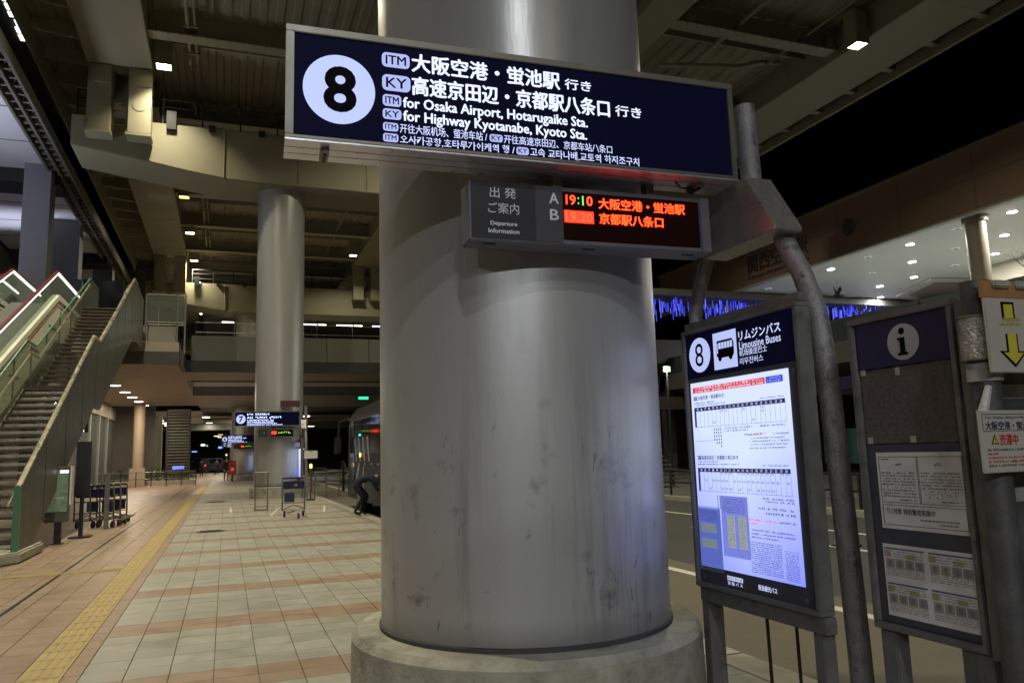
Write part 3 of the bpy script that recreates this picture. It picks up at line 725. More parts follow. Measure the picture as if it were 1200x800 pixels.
    for (ua, ub_, z, h) in ((-.425, -.2, 1.765, .008), (-.425, -.1, 1.752, .007), (.2, .42, 1.752, .006), (-.13, .18, 1.60, .009), (.20, .43, 1.60, .009), (-.13, .1, 1.585, .008), (.05, .22, 1.555, .011), (.30, .44, 1.555, .009),
                            (.10, .40, 1.535, .008), (.10, .44, 1.518, .008), (.11, .42, 1.50, .008), (.10, .40, 1.48, .008), (-.425, -.2, 1.405, .008), (-.425, .0, 1.39, .007), (.2, .42, 1.385, .006),
                            (.18, .44, 1.205, .010), (.20, .44, 1.19, .008), (.14, .44, 1.15, .013), (.20, .44, 1.125, .012), (.30, .44, 1.085, .010), (.06, .42, 1.03, .009), (.06, .43, 1.01, .009), (.06, .30, .992, .008)):
        scribble(sp_, ua, ub_, z, h, y1, .85, h * 1.1, rr)
    for q in range(16): scribble(sp_, .045, .31, .965 - q * .0108, .0055, y1, .9, .0075, rr)
    for q in range(15): scribble(sp_, .33, .44, .93 - q * .0095, .0045, y1, .9, .007, rr)
    for q in range(4):
        for w_ in range(7): sp_.box(-.23 + q * .022, y1, 1.595 - w_ * .02, -.223 + q * .022, y1 + .001, 1.607 - w_ * .02) if w_ * .02 < .08 + q * .01 else None
        for w_ in range(5): sp_.box(-.24 + q * .022, y1, 1.2 - w_ * .016, -.233 + q * .022, y1 + .001, 1.21 - w_ * .016)
    sp_.box(-.425, y1, 1.535, -.2, y1 + .001, 1.5365); sp_.box(.33, y1, .945, .44, y1 + .001, .9465); sp_.build('small_print', I, sc)
    rp = MB(); scribble(rp, .04, .16, 1.085, .010, y1, .9, None, rr); scribble(rp, .17, .28, 1.085, .010, y1, .9, None, rr); scribble(rp, .04, .13, 1.065, .009, y1, .9, None, rr); scribble(rp, .14, .25, 1.558, .010, y1, .9, None, rr); rp.build('small_print', RD, sc)
    PB = mat('sheet_blue_tint', (.2, .22, .5), .5, var=0, emit=(.18, .22, .72), es=.85)
    YG = mat('sheet_olive_tint', (.4, .42, .2), .5, var=0, emit=(.36, .42, .42), es=.75)
    nb = plate(sc, -.21, .045, .90 - .035, 1.211, y1 - .0005, PB, 'blue_notice', .001); nb2 = plate(sc, -.447, -.222, .785, 1.128, y1 - .0005, PB, 'blue_notice', .001)
    for q in (0, 1): plate(nb, -.155 + q * .105, -.085 + q * .105, .918, 1.10, y1 - .0015, YG, 'olive_column', .001)
    for q in (0, 1): plate(nb2, -.425, -.27, .985 - q * .09, 1.04 - q * .09, y1 - .0015, YG, 'olive_column', .001)
    mb = MB()
    for q in range(7): scribble(mb, -.19, .02, 1.19 - q * .012, .005, y1 - .002, .8, .008, rr)
    for q in range(16): scribble(mb, -.15, -.09, 1.09 - q * .0108, .004, y1 - .0025, .9, .01, rr); scribble(mb, -.045, .015, 1.09 - q * .0108, .004, y1 - .0025, .9, .01, rr)
    mb.build('small_print', I, nb)
    mb = MB()
    for q in range(6): scribble(mb, -.435, -.24, 1.11 - q * .011, .005, y1 - .002, .8, .008, rr)
    mb.build('small_print', I, nb2)
    gl = plate(t, -.47, -.215, .76, 1.14, -.012, glass('acrylic', (.85, .9, 1), .12), 'acrylic_pocket', .003)
    LW = M_letter
    lp = plate(base, -.20, -.055, .728, .752, -.001, LW, 'operator_plate', .002); lettering(lp, '関西空港交通', -.197, -.058, .730, .750, -.0025, M_ink, .0)
    lettering(base, '京 阪 バ ス', -.197, -.058, .702, .722, -.001, LW, .012)
    lettering(base, '阪急観光バス', .085, .24, .713, .742, -.001, LW, .015)
    for u, z in ((-.43, .715), (.47, .715), (.51, 1.88)): MB().tube([(u, -.006, z), (u, .002, z)], .012, 12).build('lock', M_alu, t)
    return t
timetable((2.77, 3.755, 0), 'grey timetable case with a bright backlit sheet and number 8 header')

# ---------------------------------------------------------------- information board
t = thing('information_board', 'dark notice board with a white letter i on a navy header', 'notice board', (2.85, 2.62, 0), R(-90))
U0, U1, Z0, Z1 = -.305, .278, .655, 2.085
mb = frame4(MB(), U0, U1, Z0, Z1, .03, -.02, .07); mb.box(U0 + .01, .02, Z0 + .01, U1 - .01, .07, Z1 - .01); mb.build('frame', M_grime, t, bevel=.004)
MB().box(.282, -.015, .64, .335, .075, 2.06).build('side_channel', M_grime, t, bevel=.006)
hp = plate(t, -.268, .266, 1.838, 2.052, -.004, M_navy2, 'header_panel', .02)
ellipse(hp, 0.005, 1.94, .086, .082, -.006, mat('white_disc', (.4, .4, .39), .5, var=0))
ib = MB(); ib.prism([(.004 + .0155 * math.cos(a * PI / 8), 1.989 + .0155 * math.sin(a * PI / 8)) for a in range(16)], 'y', -.0085, -.0065)
ib.prism([(-.022, 1.96), (.017, 1.96), (.017, 1.895), (.03, 1.89), (.03, 1.88), (-.024, 1.88), (-.024, 1.89), (-.010, 1.895), (-.010, 1.95), (-.022, 1.95)], 'y', -.0085, -.0065)
ib.build('letter_i', M_ink, hp)
bd = plate(t, -.268, .262, 1.49, 1.832, .004, mat('cork_board', (.12, .105, .092), .95, var=.35, scale=60, bump=.6), 'pin_board', .012)
MT = mat('masking_tape', (.4, .38, .3), .7, var=.05)
for u, z in ((-.262, 1.81), (-.012, 1.49), (-.255, 1.49)): plate(bd, u, u + .03, z, z + .03, -.001, MT, 'tape', .002)
plate(bd, -.06, -.035, 1.795, 1.83, .0, MT, 'tape', .003)
lower = plate(t, -.268, .262, .69, 1.485, .002, mat('board_slate', (.05, .055, .075), .5, var=.1, scale=6), 'lower_panel', .012)
p = plate(lower, -.215, .252, 1.108, 1.449, -.002, M_paper, 'notice_sheet', .002)
GI = mat('grey_ink', (.08, .08, .09), .6, var=0)
mb = frame4(MB(), -.2, .01, 1.225, 1.43, .0015, -.0035, -.0025); frame4(mb, .015, .235, 1.225, 1.43, .0015, -.0035, -.0025); frame4(mb, -.2, .235, 1.125, 1.215, .002, -.0035, -.0025)
rr = random.Random(9)
for q in range(9):
    scribble(mb, -.19, -.0, 1.355 - q * .013, .006, -.0035, .85 if q not in (2, 5) else .4, .008, rr); scribble(mb, .025, .225, 1.355 - q * .013, .006, -.0035, .85 if q < 6 else .3, .008, rr)
scribble(mb, -.12, -.07, 1.39, .012, -.0035, .8, None, rr); scribble(mb, .1, .15, 1.39, .012, -.0035, .8, None, rr); scribble(mb, -.19, -.14, 1.415, .006, -.0035, .9, None, rr); scribble(mb, .09, .2, 1.138, .007, -.0035, .9, None, rr); scribble(mb, .0, .2, 1.152, .007, -.0035, .9, None, rr); scribble(mb, -.1, .0, 1.235, .006, -.0035, .9, None, rr); scribble(mb, .12, .22, 1.235, .006, -.0035, .9, None, rr)
mb.build('small_print', GI, p)
lettering(p, 'TU', -.182, -.147, 1.176, 1.198, -.0035, mat('dull_red_ink', (.35, .04, .03), .6, var=0), .01); lettering(p, '対策 特別警戒実施中', -.143, .08, 1.174, 1.200, -.0035, GI, .012)
p = plate(lower, -.225, .258, .722, 1.038, -.002, M_paper, 'guide_sheet', .002)
mb = MB(); mb2 = MB(); mb3 = MB(); mb4 = MB(); mb5 = MB(); mb6 = MB()
for a in (0, 1):
    for b in (0, 1):
        u = -.215 + a * .238; z = 1.022 - b * .155
        mb.box(u, -.0035, z - .006, u + .215, -.0025, z)
        for q in range(3): scribble(mb2, u, u + .21, z - .018 - q * .011, .005, -.0035, .85, .008, rr)
        for q in range(4): scribble(mb2, u, u + .21, z - .095 - q * .009, .004, -.0035, .85, .007, rr)
        for q in range(4):
            uu = u + .004 + q * .053; (mb3 if q < 2 else mb4).box(uu, -.0035, z - .088, uu + .046, -.0025, z - .048)
            (mb6 if q < 2 else mb2).prism([(uu + .023 + (.010 + .004 * (k % 2)) * math.cos(k * .785), z - .068 + .014 * math.sin(k * .785)) for k in range(8)], 'y', -.0045, -.0036)
        mb5.box(u + .12, -.0042, z - .043, u + .17, -.0036, z - .022)
        mb3.box(u, -.0042, z - .04, u + .035, -.0036, z - .012)
mb.build('heading_bar', mat('dull_blue_ink', (.06, .09, .22), .6, var=0), p); mb2.build('small_print', mat('faded_ink', (.2, .2, .2), .6, var=0), p)
mb3.build('picture', mat('tan_print', (.36, .3, .2), .6, var=0), p); mb4.build('picture', mat('mauve_print', (.3, .25, .28), .6, var=0), p); mb5.build('highlight', mat('lime_print', (.3, .36, .16), .6, var=0), p); mb6.build('figure_print', mat('steel_print', (.15, .22, .28), .6, var=0), p)
for u in (-.245, .24): box('leg', M_grime, t, u - .045, .0, 0, u + .045, .08, .652, bevel=.006)
MB().box(.347, .0, .73, .362, .03, .89).build('door_handle', M_alu, t, bevel=.004)
for z in (1.62, 1.1): box('hinge', M_alu, t, .255, -.028, z, .285, -.02, z + .05, bevel=.003)

# pole with foil sleeve, yellow arrow sign, delay notice
t = thing('sign_pole', 'dark pole wrapped in a silver sleeve right of the notice board', 'pole', (2.80, 2.2, 0))
MB().tube([(0, 0, 0), (0, 0, 2.12)], .055, 20).build('pipe', mat('dark_pole', (.05, .05, .05), .5, var=.2, scale=10, bump=.25, dirt=.6, dirtcol=(.12, .12, .12), dscale=8), t, smooth=R(40))
MB().tube([(0, 0, 1.80), (0, 0, 1.97)], .074, 20).build('silver_sleeve', mat('crinkled_foil', (.4, .4, .38), .3, .8, var=.2, scale=14, bump=.8), t, smooth=R(40))
MB().tube([(0, 0, 1.72), (0, 0, 1.79)], .063, 20).build('tape_band', mat('grey_tape', (.3, .29, .28), .5, var=.1, scale=20), t, smooth=R(40))
for z in (1.975, 1.805): MB().tube([(.078 * math.cos(a * PI / 8), .078 * math.sin(a * PI / 8), z) for a in range(17)], .004, 5).build('wire', M_alu, t)
MB().tube([(-.05, -.05, 1.7), (-.07, -.03, 1.6), (-.06, -.04, 1.5), (-.065, -.04, 1.42)], [.012, .02, .013, .01], 8).build('tape_scrap', mat('clear_tape', (.45, .45, .43), .3, var=.2, scale=40), t)
t = thing('arrow_sign', 'cream board with a yellow down arrow at the right edge', 'sign', (2.745, 2.1, 0), R(-2))
M_or = mat('orange_board', (.28, .15, .05), .6, var=.15, scale=12)
box('board', M_cream, t, -.03, 0, 1.745, .42, .012, 2.035, bevel=.003)
box('wooden_top', M_or, t, -.03, .004, 2.035, .42, .02, 2.105, bevel=.002)
for u in (.02, .14): box('clip', mat('clear_plastic', (.35, .34, .28), .2, var=.2, scale=20), t, u, -.012, 2.075, u + .09, .03, 2.105, bevel=.006)
Y1 = mat('yellow_ink', (.48, .42, .04), .6, var=.08, scale=20)
ar = MB()
ar.prism([(.052, 2.02), (.118, 2.02), (.118, 1.955), (.052, 1.955)], 'y', -.0025, -.001)
ar.prism([(.058, 1.895), (.118, 1.895), (.118, 1.828), (.158, 1.828), (.092, 1.735 + .03), (.02, 1.828), (.058, 1.828)], 'y', -.0025, -.001)
ar.build('arrow_outline', M_ink, t)
ar = MB(); ar.prism([(.062, 2.01), (.108, 2.01), (.108, 1.955), (.062, 1.955)], 'y', -.0035, -.0026)
ar.build('arrow_stub', Y1, t); ar = MB(); ar.prism([(.066, 1.895), (.110, 1.895), (.110, 1.822), (.140, 1.822), (.092, 1.778), (.038, 1.822), (.066, 1.822)], 'y', -.0035, -.0026)
ar.build('arrow', Y1, t)
mb = MB(); scribble(mb, .035, .15, 1.945, .014, -.0035, .95, .012, random.Random(2)); scribble(mb, .035, .15, 1.928, .012, -.0035, .95, .012, random.Random(4)); mb.build('faded_lettering', Y1, t)
t = thing('delay_notice', 'cream notice with red characters taped below the arrow sign', 'notice', (2.63, 2.1, 0), R(4))
box('board', M_cream, t, -.02, 0, 1.372, .46, .006, 1.603, bevel=.002)
NI = mat('navy_ink', (.02, .03, .07), .6, var=0); RI = mat('red_ink', (.42, .03, .02), .6, var=0)
ol = frame4(MB(), .0, .44, 1.525, 1.59, .0025, -.002, -.001); ol.build('box_outline', mat('slate_ink', (.08, .12, .18), .6, var=0), t)
lettering(t, 'For Osaka Airport Hotarugaike', .02, .34, 1.568, 1.582, -.002, NI, 0)
lettering(t, '大阪空港・蛍池駅', .015, .30, 1.530, 1.561, -.002, NI, .02)
lettering(t, '渋滞中', .085, .195, 1.472, 1.513, -.002, RI, .02)
tr = MB(); tr.prism([(.04, 1.478), (.08, 1.478), (.06, 1.514)], 'y', -.002, -.001); o = tr.build('warning_triangle', M_ink, t)
tr = MB(); tr.prism([(.046, 1.481), (.074, 1.481), (.06, 1.507)], 'y', -.003, -.0021); tr.build('triangle_fill', Y1, t); lettering(t, '!', .058, .062, 1.484, 1.500, -.0035, M_ink, .01)
mb = MB(); mr_ = MB(); rr = random.Random(12)
for q in range(5): scribble(mb if q in (0, 4) else mr_, .01, .4 if q in (0, 4) else (.08 if q == 1 else .3), 1.452 - q * .0145, .008, -.002, .9, .009, rr)
mb.build('small_print', GI, t); mr_.build('small_print', RI, t)
t = thing('steel_post', 'thick dark square post at the lower right corner below the notice', 'post', (2.80, 2.16, 0))
box('shaft', M_grime, t, -.16, .1, 0, -.08, .2, 2.0, bevel=.01); t.location = (3.02, 2.3, 0)
box('back_plate', mat('slate_paint', (.07, .075, .08), .5, var=.15, scale=5, dirt=.5, dscale=5), t, -.05, .02, .0, .35, .07, 1.78, bevel=.006)
for z, c in ((1.72, .2), (1.30, .15)): plate(t, .0, .2, z - .06, z, .012, mat('paper_patch', (.3, .3, .28), .6, var=.1), 'paper_patch', .004)

# ================================================================== NEXT STOPS ALONG THE WALKWAY
for i, (dy, num, lab) in enumerate(((28.2, '7', 'number 7'), (57.5, '6', 'far number 6'), (66, '5', 'farther number 5'), (76, '4', 'farthest number 4'))):
    dx = 0 if i == 0 else -.6
    bus_sign((.30 + dx, 3.6 + dy, -.18), num, 'lit navy %s sign along the walkway' % lab, False, 0)
    departure((.30 + dx, 3.6 + dy, -.18), 'departure display below the %s sign' % lab, False, 0)
    if i < 2: signpost(dy, dx, 'bent pipe signpost holding the %s sign' % lab, False); timetable((2.77 + dx, 3.755 + dy, 0), 'backlit timetable case seen edge on below the %s sign' % lab, False, num)
t = thing('hanging_notice', 'dark reddish plate on the post above the number 7 sign', 'sign', (2.75, 31.9, 3.55)); box('plate', mat('maroon', (.07, .02, .02), .5, var=.05), t, -.75, 0, 0, 0.0, .05, .25)
t = thing('small_notice', 'small white notice on the post below the number 7 sign', 'sign', (2.85, 31.0, 1.5)); box('plate', M_paper, t, 0, 0, 0, .5, .02, .3); box('clip', M_alu, t, .2, -.01, .28, .3, .03, .33)

# queue barriers on the far walkway
def barrier(x, y, w_, lab):
    t = thing('queue_barrier', lab, 'barrier', (x, y, 0), group='steel queue barriers by the far bus')
    for u in (0, w_ / 2, w_): MB().tube([(u, 0, 0), (u, 0, 1.0)], .025, 8).build('post', M_alu, t)
    for z in (.98, .55): MB().tube([(0, 0, z), (w_, 0, z)], .02, 8).build('rail', M_alu, t)
barrier(2.1, 36.5, 1.6, 'steel queue barrier right behind the number 7 pillar'); barrier(3.2, 30.5, .9, 'shorter steel queue barrier between pillar and bus'); barrier(3.0, 44, 2.2, 'farthest steel queue barrier near the bus')
t = thing('road_cone', 'orange lit marker standing by the queue barriers', 'marker light', (2.95, 29.5, 0)); MB().tube([(0, 0, 0), (0, 0, 1.3)], .02, 8).build('pole', mat('dull_maroon', (.10, .02, .015), .6, var=0), t); box('lamp', M_lensor, t, -.04, -.06, 1.15, .04, .0, 1.3); box('base', M_black, t, -.15, -.15, 0, .15, .15, .05)

# free standing sign frame
t = thing('sign_stand', 'slim empty steel sign stand left of the luggage trolley', 'sign stand', (.87, 25, 0), R(-8))
fr = MB(); fr.tube([(0, 0, .02), (0, 0, 1.12)], .02, 8); fr.tube([(.36, 0, .02), (.36, 0, 1.12)], .02, 8); fr.tube([(0, 0, 1.12), (.36, 0, 1.12)], .02, 8); fr.tube([(0, 0, .12), (.36, 0, .12)], .02, 8); fr.build('frame', M_alu, t)
box('plate', M_alu, t, .08, -.01, .78, .28, .0, 1.1); box('base', M_alu, t, -.02, -.15, 0, .38, .15, .03)

# luggage trolleys
def trolley(x, y, rz, lab, grp='luggage trolleys'):
    t = thing('luggage_trolley', lab, 'luggage trolley', (x, y, 0), rz, group=grp)
    W = .29
    for s in (-1, 1):
        MB().tube([(s * W, .0, .16), (s * W, .02, .6), (s * W, .05, 1.0), (s * (W - .03), .07, 1.03)], .018, 8).build('side_frame', M_alu, t, smooth=True)
        wf = MB().tube([(s * .24 - .02, -.05, .08), (s * .24 + .02, -.05, .08)], .08, 16).build('wheel', M_black, t)
        MB().tube([(s * .24 - .025, -.05, .08), (s * .24 + .025, -.05, .08)], .03, 8).build('hub', M_alu, wf)
        MB().tube([(s * W, 0, .18), (s * .2, -.6, .14), (s * .12, -.95, .2)], .016, 8).build('deck_rail', M_alu, t)
    MB().tube([(-.02, -.85, .07), (.02, -.85, .07)], .07, 14).build('wheel', M_black, t)
    MB().tube([(-W, .05, 1.0), (W, .05, 1.0)], .022, 10).build('handle', M_black, t)
    b = MB(); b.tube([(-W, -.02, .62), (W, -.02, .62)], .012, 6); b.tube([(-W, .0, .35), (W, 0, .35)], .012, 6); b.tube([(-.27, -.02, .2), (0, -.04, .3), (.27, -.02, .2)], .016, 8)
    for k in range(5): b.tube([(-.2 + .1 * k, -.1, .2), (-.12 + .06 * k, -.85, .18)], .008, 6)
    b.build('grille', M_alu, t)
    box('basket', M_navy2, t, -W + .02, -.06, .72, W - .02, .03, .92, bevel=.01)
    box('advert_panel', mat('blue_panel', (.02, .035, .08), .4, var=0), t, -.24, -.03, .38, .02, -.01, .62)
    scribble(MB(), -.1, .12, .79, .05, -.063, .9, None, random.Random(2)).build('small_print', M_greyl, t)
    return t
tr0 = trolley(1.72, 21.6, R(4), 'luggage trolley standing alone before the number 7 pillar')
for i, (x, y) in enumerate(((-2.75, 21.2), (-2.68, 21.75), (-2.6, 22.3), (-3.1, 21.4))):
    c = copy_tree(tr0); c.location = (x, y, 0); c.rotation_euler = (0, 0, R(158 + 3 * i))
    c['label'] = ['nearest luggage trolley of the row beside the stair', 'second luggage trolley of the row beside the stair', 'last luggage trolley of the row beside the stair', 'luggage trolley half hidden behind the black sign by the stair'][i]
t = thing('trolley_bay_post', 'pale steel post at the end of the trolley row', 'post', (-2.62, 20.9, 0)); box('shaft', M_alu, t, -.05, -.05, 0, .05, .05, 1.3, bevel=.01); MB().tube([(0, 0, .75), (.15, .8, .75), (.2, 1.6, .72)], .03, 8).build('rail', M_alu, t)

# ================================================================== STAIR, ESCALATORS
def zz(y):
    if y <= 21.2: return .5 * (y - 14.5)
    if y <= 22.2: return 3.35
    return 3.35 + .5 * (y - 22.2)
st = thing('stair', 'open metal stair with a solid right parapet climbing to the bridge', 'stairs', (-3.8, 14.7, 0))
XR, XL = -3.1, -4.55
sme = MB().box(0, 0, -.05, 1.36, .33, 0).mesh('stair_step', M_step, bevel=.006); n1 = 0
rise = .1676
for k in range(20): linkmesh('stair_step', sme, st, (XL + .04 + 3.8, 14.7 + k * .335 - 14.7, rise * (k + 1)))
for k in range(20): linkmesh('stair_step', sme, st, (XL + .04 + 3.8, 22.2 + k * .335 - 14.7, 3.35 + rise * (k + 1)))
box('landing', M_step, st, XL + .04, 21.35, 3.3, XR - .06, 22.25, 3.352, world=True)
lm = MB()
for k in range(20): lm.box(XL + .06, 14.72 + k * .335, rise * k + .02, XR - .08, 14.74 + k * .335, rise * k + .08)
lm.build('riser_bar', M_rail, st, world=True)
def slab_yz(name, m, parent, x0, x1, pts, **k):
    return MB().prism(pts, 'x', x0, x1).build(name, m, parent, world=True, **k)
def rail_pts(x, dz): return [(x, 14.55, zz(14.55) + dz), (x, 21.2, zz(21.2) + dz), (x, 22.1, 3.35 + dz), (x, 28.9, 6.7 + dz)]
par = [(14.55, .0), (14.55, 1.15), (21.2, 4.6), (22.1, 4.6), (29.2, 7.82), (32.2, 7.6), (32.2, 5.9), (29.3, 5.85), (22.4, 2.9), (21.5, 2.9), (15.1, -.0)]
slab_yz('parapet', M_stair, st, XR - .03, XR + .03, par)
mb = MB().tube([(XR, 14.5, 1.18), (XR, 21.2, 4.63), (XR, 22.1, 4.63), (XR, 29.2, 7.86), (XR, 32.2, 7.64)], .045, 8).build('handrail', M_rail, st, world=True)
slab_yz('glass_edge', M_green, st, XR - .05, XR + .05, [(14.48, .0), (14.48, 1.2), (14.55, 1.2), (14.55, 0)])
seam = MB()
for k in range(1, 9): y = 14.55 + k * 1.75; z = zz(y); seam.box(XR + .031, y, z - .4, XR + .034, y + .02, z + 1.1)
seam.build('panel_seam', M_dark, st, world=True)
for x in (XR - .14, XL + .12):
    MB().tube([(x, 14.6, zz(14.6) + .85), (x, 21.2, 4.2), (x, 22.1, 4.2), (x, 28.9, 7.55)], .025, 8).build('handrail', M_rail, st, world=True)
slab_yz('glass_panel', glass('stair_glass', (.75, .8, .7), .14), st, XL - .01, XL + .01, [(14.55, .3), (14.55, 1.1), (21.3, 4.5), (22.3, 4.5), (29.7, 7.9), (31.6, 7.9), (31.6, 6.7), (29, 6.7), (22.3, 3.3), (21.3, 3.3)])
MB().tube([(XL, 14.55, 1.12), (XL, 21.3, 4.52), (XL, 22.3, 4.52), (XL, 29.7, 7.92), (XL, 31.6, 7.92)], .025, 6).build('glass_edge', M_green, st, world=True)
slab_yz('stringer', M_stair, st, XL + .0, XL + .04, [(14.6, -.0), (15.2, 0), (21.5, 3.0), (22.4, 3.0), (29.2, 6.4), (29.2, 6.7), (22.2, 3.36), (21.2, 3.36)])
for k in range(9): y = 15.5 + k * 1.6; MB().box(XL - .03, y, zz(y), XL + .0, y + .05, zz(y) + 1.1).build('glass_post', M_alu, st, world=True)
tag(MB().prism([(-4.9, 13.7), (-3.3, 13.9), (-3.0, 14.4), (-3.0, 16.2), (-4.9, 16.2)], 'z', 0.0, .18).build('stair_base_kerb', M_kerb, bevel=.03), 'rounded concrete kerb at the foot of the stair', 'kerb')
def escalator(x, lab, dy=0, dz=0):
    t = thing('escalator', lab, 'escalator', (x, 15 + dy, 0), group='escalators left of the stair')
    f = lambda y: .462 * (y - 22.46) + 4.97 + dz
    def sl(name, m, a, b, y0, y1, x0, x1, top=None):
        yt = 28.9
        pts = [(y0, f(y0) + a), (y0, f(y0) + b), (yt, f(yt) + b), (y1, f(yt) + b), (y1, f(yt) + a), (yt, f(yt) + a)]
        MB().prism([(p_ + dy, q_) for p_, q_ in pts], 'x', x0, x1).build(name, m, t, world=True)
    for xx in (x, x - 1.3):
        sl('balustrade_glass', M_glass, -.80, -.06, 12.5, 33, xx - .01, xx + .01)
        sl('handrail', M_redrail, -.03, .02, 12.2, 33, xx - .05, xx + .05)
        sl('light_strip', M_coldtube, -.085, -.05, 12.5, 33, xx - .02, xx + .035)
    sl('cladding', M_clad, -2.3, -.98, 12.5, 33.5, x - .02, x + .06)
    sl('skirt_deck', M_clad, -.98, -.80, 12.5, 33, x - .12, x + .10)
    sl('trim_strip', mat('copper_trim', (.25, .1, .04), .4, var=0), -1.2, -1.16, 12.5, 33, x + .06, x + .068)
    sl('truss', M_nightb, -2.3, -1.1, 12.5, 33, x - 1.28, x - .04)
    for k in range(8): y = 14.5 + k * 2.2; MB().box(x + .062, y + dy, f(y) - 1.5, x + .075, y + dy + 1.0, f(y) - 1.44).build('clad_bracket', M_dark, t, world=True)
    return t
escalator(-5.4, 'lit escalator with red handrail beside the stair')
escalator(-7.7, 'second escalator with red handrail at the far left edge', 1.2, .3)

# bridge to the terminal
br = thing('pedestrian_bridge', 'pedestrian bridge crossing behind the second pillar with grey panels', 'bridge', (-2, 34, 5.5))
box('soffit', M_soff, br, -7.9, 34.3, 5.5, -1.9, 60, 6.4, world=True)
box('soffit', M_soff, br, -1.898, 37.2, 5.5, 20, 41.5, 6.0, world=True)
box('soffit', M_soff, br, -1.898, 50.5, 5.5, 20, 62, 6.4, world=True)
box('fascia', M_fasc, br, -4.6, 34.0, 5.46, -1.85, 34.3, 5.97, world=True)
box('fascia', M_fasc, br, -1.9, 36.9, 5.46, 20, 37.2, 5.97, world=True); box('fascia', M_fasc, br, -1.9, 50.2, 5.46, 20, 50.5, 6.0, world=True); box('fascia', M_fasc, br, -1.9, 34.3, 5.44, -1.7, 37.0, 5.97, world=True)
box('fascia', M_fasc, br, -1.7, 41.5, 5.45, 20, 41.7, 6.3, world=True)
for k in range(1): box('floor', M_fasc, br, -4.6, 29.0, 6.45, -3.14, 34.3, 6.65, world=True)
for x0, x1 in ((-3.08, -1.95),): box('panel', M_panel, br, x0, 34.6, 5.98, x1 - .1, 34.68, 7.1, world=True)
box('panel', M_panel, br, -4.6, 34.6, 5.98, -3.12, 34.68, 7.1, world=True)
for k in range(10): box('panel', M_panel, br, -1.55 + k * 2.0, 37.3, 5.98, -1.55 + k * 2.0 + 1.97, 37.36, 7.15, world=True)
box('glass_screen', M_glass, br, -3.2, 34.6, 7.2, -1.7, 34.63, 8.4, world=True)
for x in (-3.2, -2.0, -1.7): MB().box(x - .03, 34.57, 5.9, x + .03, 34.66, 8.45).build('post', M_alu, br, world=True)
for z in (7.15, 7.25, 8.42): MB().box(-3.2, 34.57, z, -1.7, 34.62, z + .035).build('rail', M_rail, br, world=True)
for z in (7.3, 7.75): MB().box(-1.4, 37.3, z, 19, 37.34, z + .03).build('rail', M_rail, br, world=True)
for k in range(12): MB().box(-1.4 + k * 1.7, 37.3, 7.15, -1.37 + k * 1.7, 37.34, 7.8).build('post', M_dark, br, world=True)
dlab = ['nearest', 'second', 'third', 'fourth', 'farthest']
for i, y in enumerate((43.8, 48, 51.7, 55.4, 59.2)):
    t = thing('downlight', '%s round downlight of the row of five under the bridge' % dlab[i], 'downlight', (-5.35, y, 5.5), group='five downlights under the bridge')
    MB().cyl(0, 0, -.03, -.001, .30, 24).build('rim', M_alu, t); MB().cyl(0, 0, -.04, -.032, .26, 24).build('lens', M_down, t)
    ld = bpy.data.lights.new('l', 'AREA'); ld.shape = 'DISK'; ld.size = .45; ld.energy = 200; ld.color = (1, .82, .6); lo = bpy.data.objects.new('lamp_light', ld); C.objects.link(lo); lo.parent = t; lo.location = (0, 0, -.06)
t = thing('round_column', 'slim beige column with a boxed base under the bridge', 'column', (-5.5, 58, 0)); MB().cyl(0, 0, 1.2, 5.49, .36, 32).build('shaft', mat('beige_column', (.4, .32, .24), .5, var=.04), t, smooth=R(40)); box('base_box', mat('base_panel', (.36, .31, .24), .5, var=.04), t, -.48, -.48, 0, .48, .48, 1.2, bevel=.01)

rb_ = thing('pedestrian_bridge', 'second pedestrian bridge behind the viewer with downlights', 'bridge', (0, -10, 5.6))  # unseen slab added to carry low fill lights for the pillar
box('soffit', M_soff, rb_, -9, -4, 0, 9, 3, .9); box('fascia', M_fasc, rb_, -9, 3, -.05, 9, 3.2, 1.0); box('panel', M_panel, rb_, -9, 3.05, 1.0, 9, 3.12, 2.0)
for i, x in enumerate((-7.5, -5.5, -3.5, -1.5, .5)):  # added fill lamps, low enough to reach the pillar under its sign
    t = thing('downlight', '%s downlight under the bridge behind the viewer' % ['leftmost', 'second', 'middle', 'fourth', 'rightmost'][i], 'downlight', (x, -8, 5.6), group='downlights under the bridge behind the viewer')
    MB().cyl(0, 0, -.03, -.001, .30, 24).build('rim', M_alu, t); MB().cyl(0, 0, -.04, -.032, .26, 24).build('lens', M_down, t)
    ld = bpy.data.lights.new('l', 'AREA'); ld.shape = 'DISK'; ld.size = .5; ld.energy = 230; ld.color = (.93, .95, 1); lo = bpy.data.objects.new('lamp_light', ld); C.objects.link(lo); lo.parent = t; lo.location = (0, 0, -.06)
# terminal facade under and beside the bridge
f = thing('terminal_building', 'dark glazed terminal building behind the stair and escalators', 'building', (-9, 40, 0))
box('wall', M_nightb, f, -20, 64, 0, -5.0, 66, 5.4, world=True)
box('wall', M_night, f, -12.5, -10, 0, -12.2, 64, 14, world=True)
box('wall', mat('beige_wall', (.25, .19, .13), .6, var=.05), f, -7.2, 27.5, 0, -6.3, 29.3, 5.4, world=True)
for k in range(9):
    y = 30 + k * 3.6
    w_ = box('window', M_dglass, f, -7.62, y + .1, .25, -7.58, y + 3.4, 4.6, world=True)
    MB().box(-7.7, y - .12, 0, -7.5, y + .1, 5.4).build('mullion', mat('facade_frame', (.3, .29, .25), .5, var=.05), f, world=True)
MB().box(-7.72, 29.9, 4.6, -7.48, 62.5, 5.45).build('transom', mat('facade_frame'.replace('frame', 'band'), (.25, .24, .2), .5, var=.05), f, world=True)
PB2 = glow('lit_poster', (.35, .45, .9), .7)
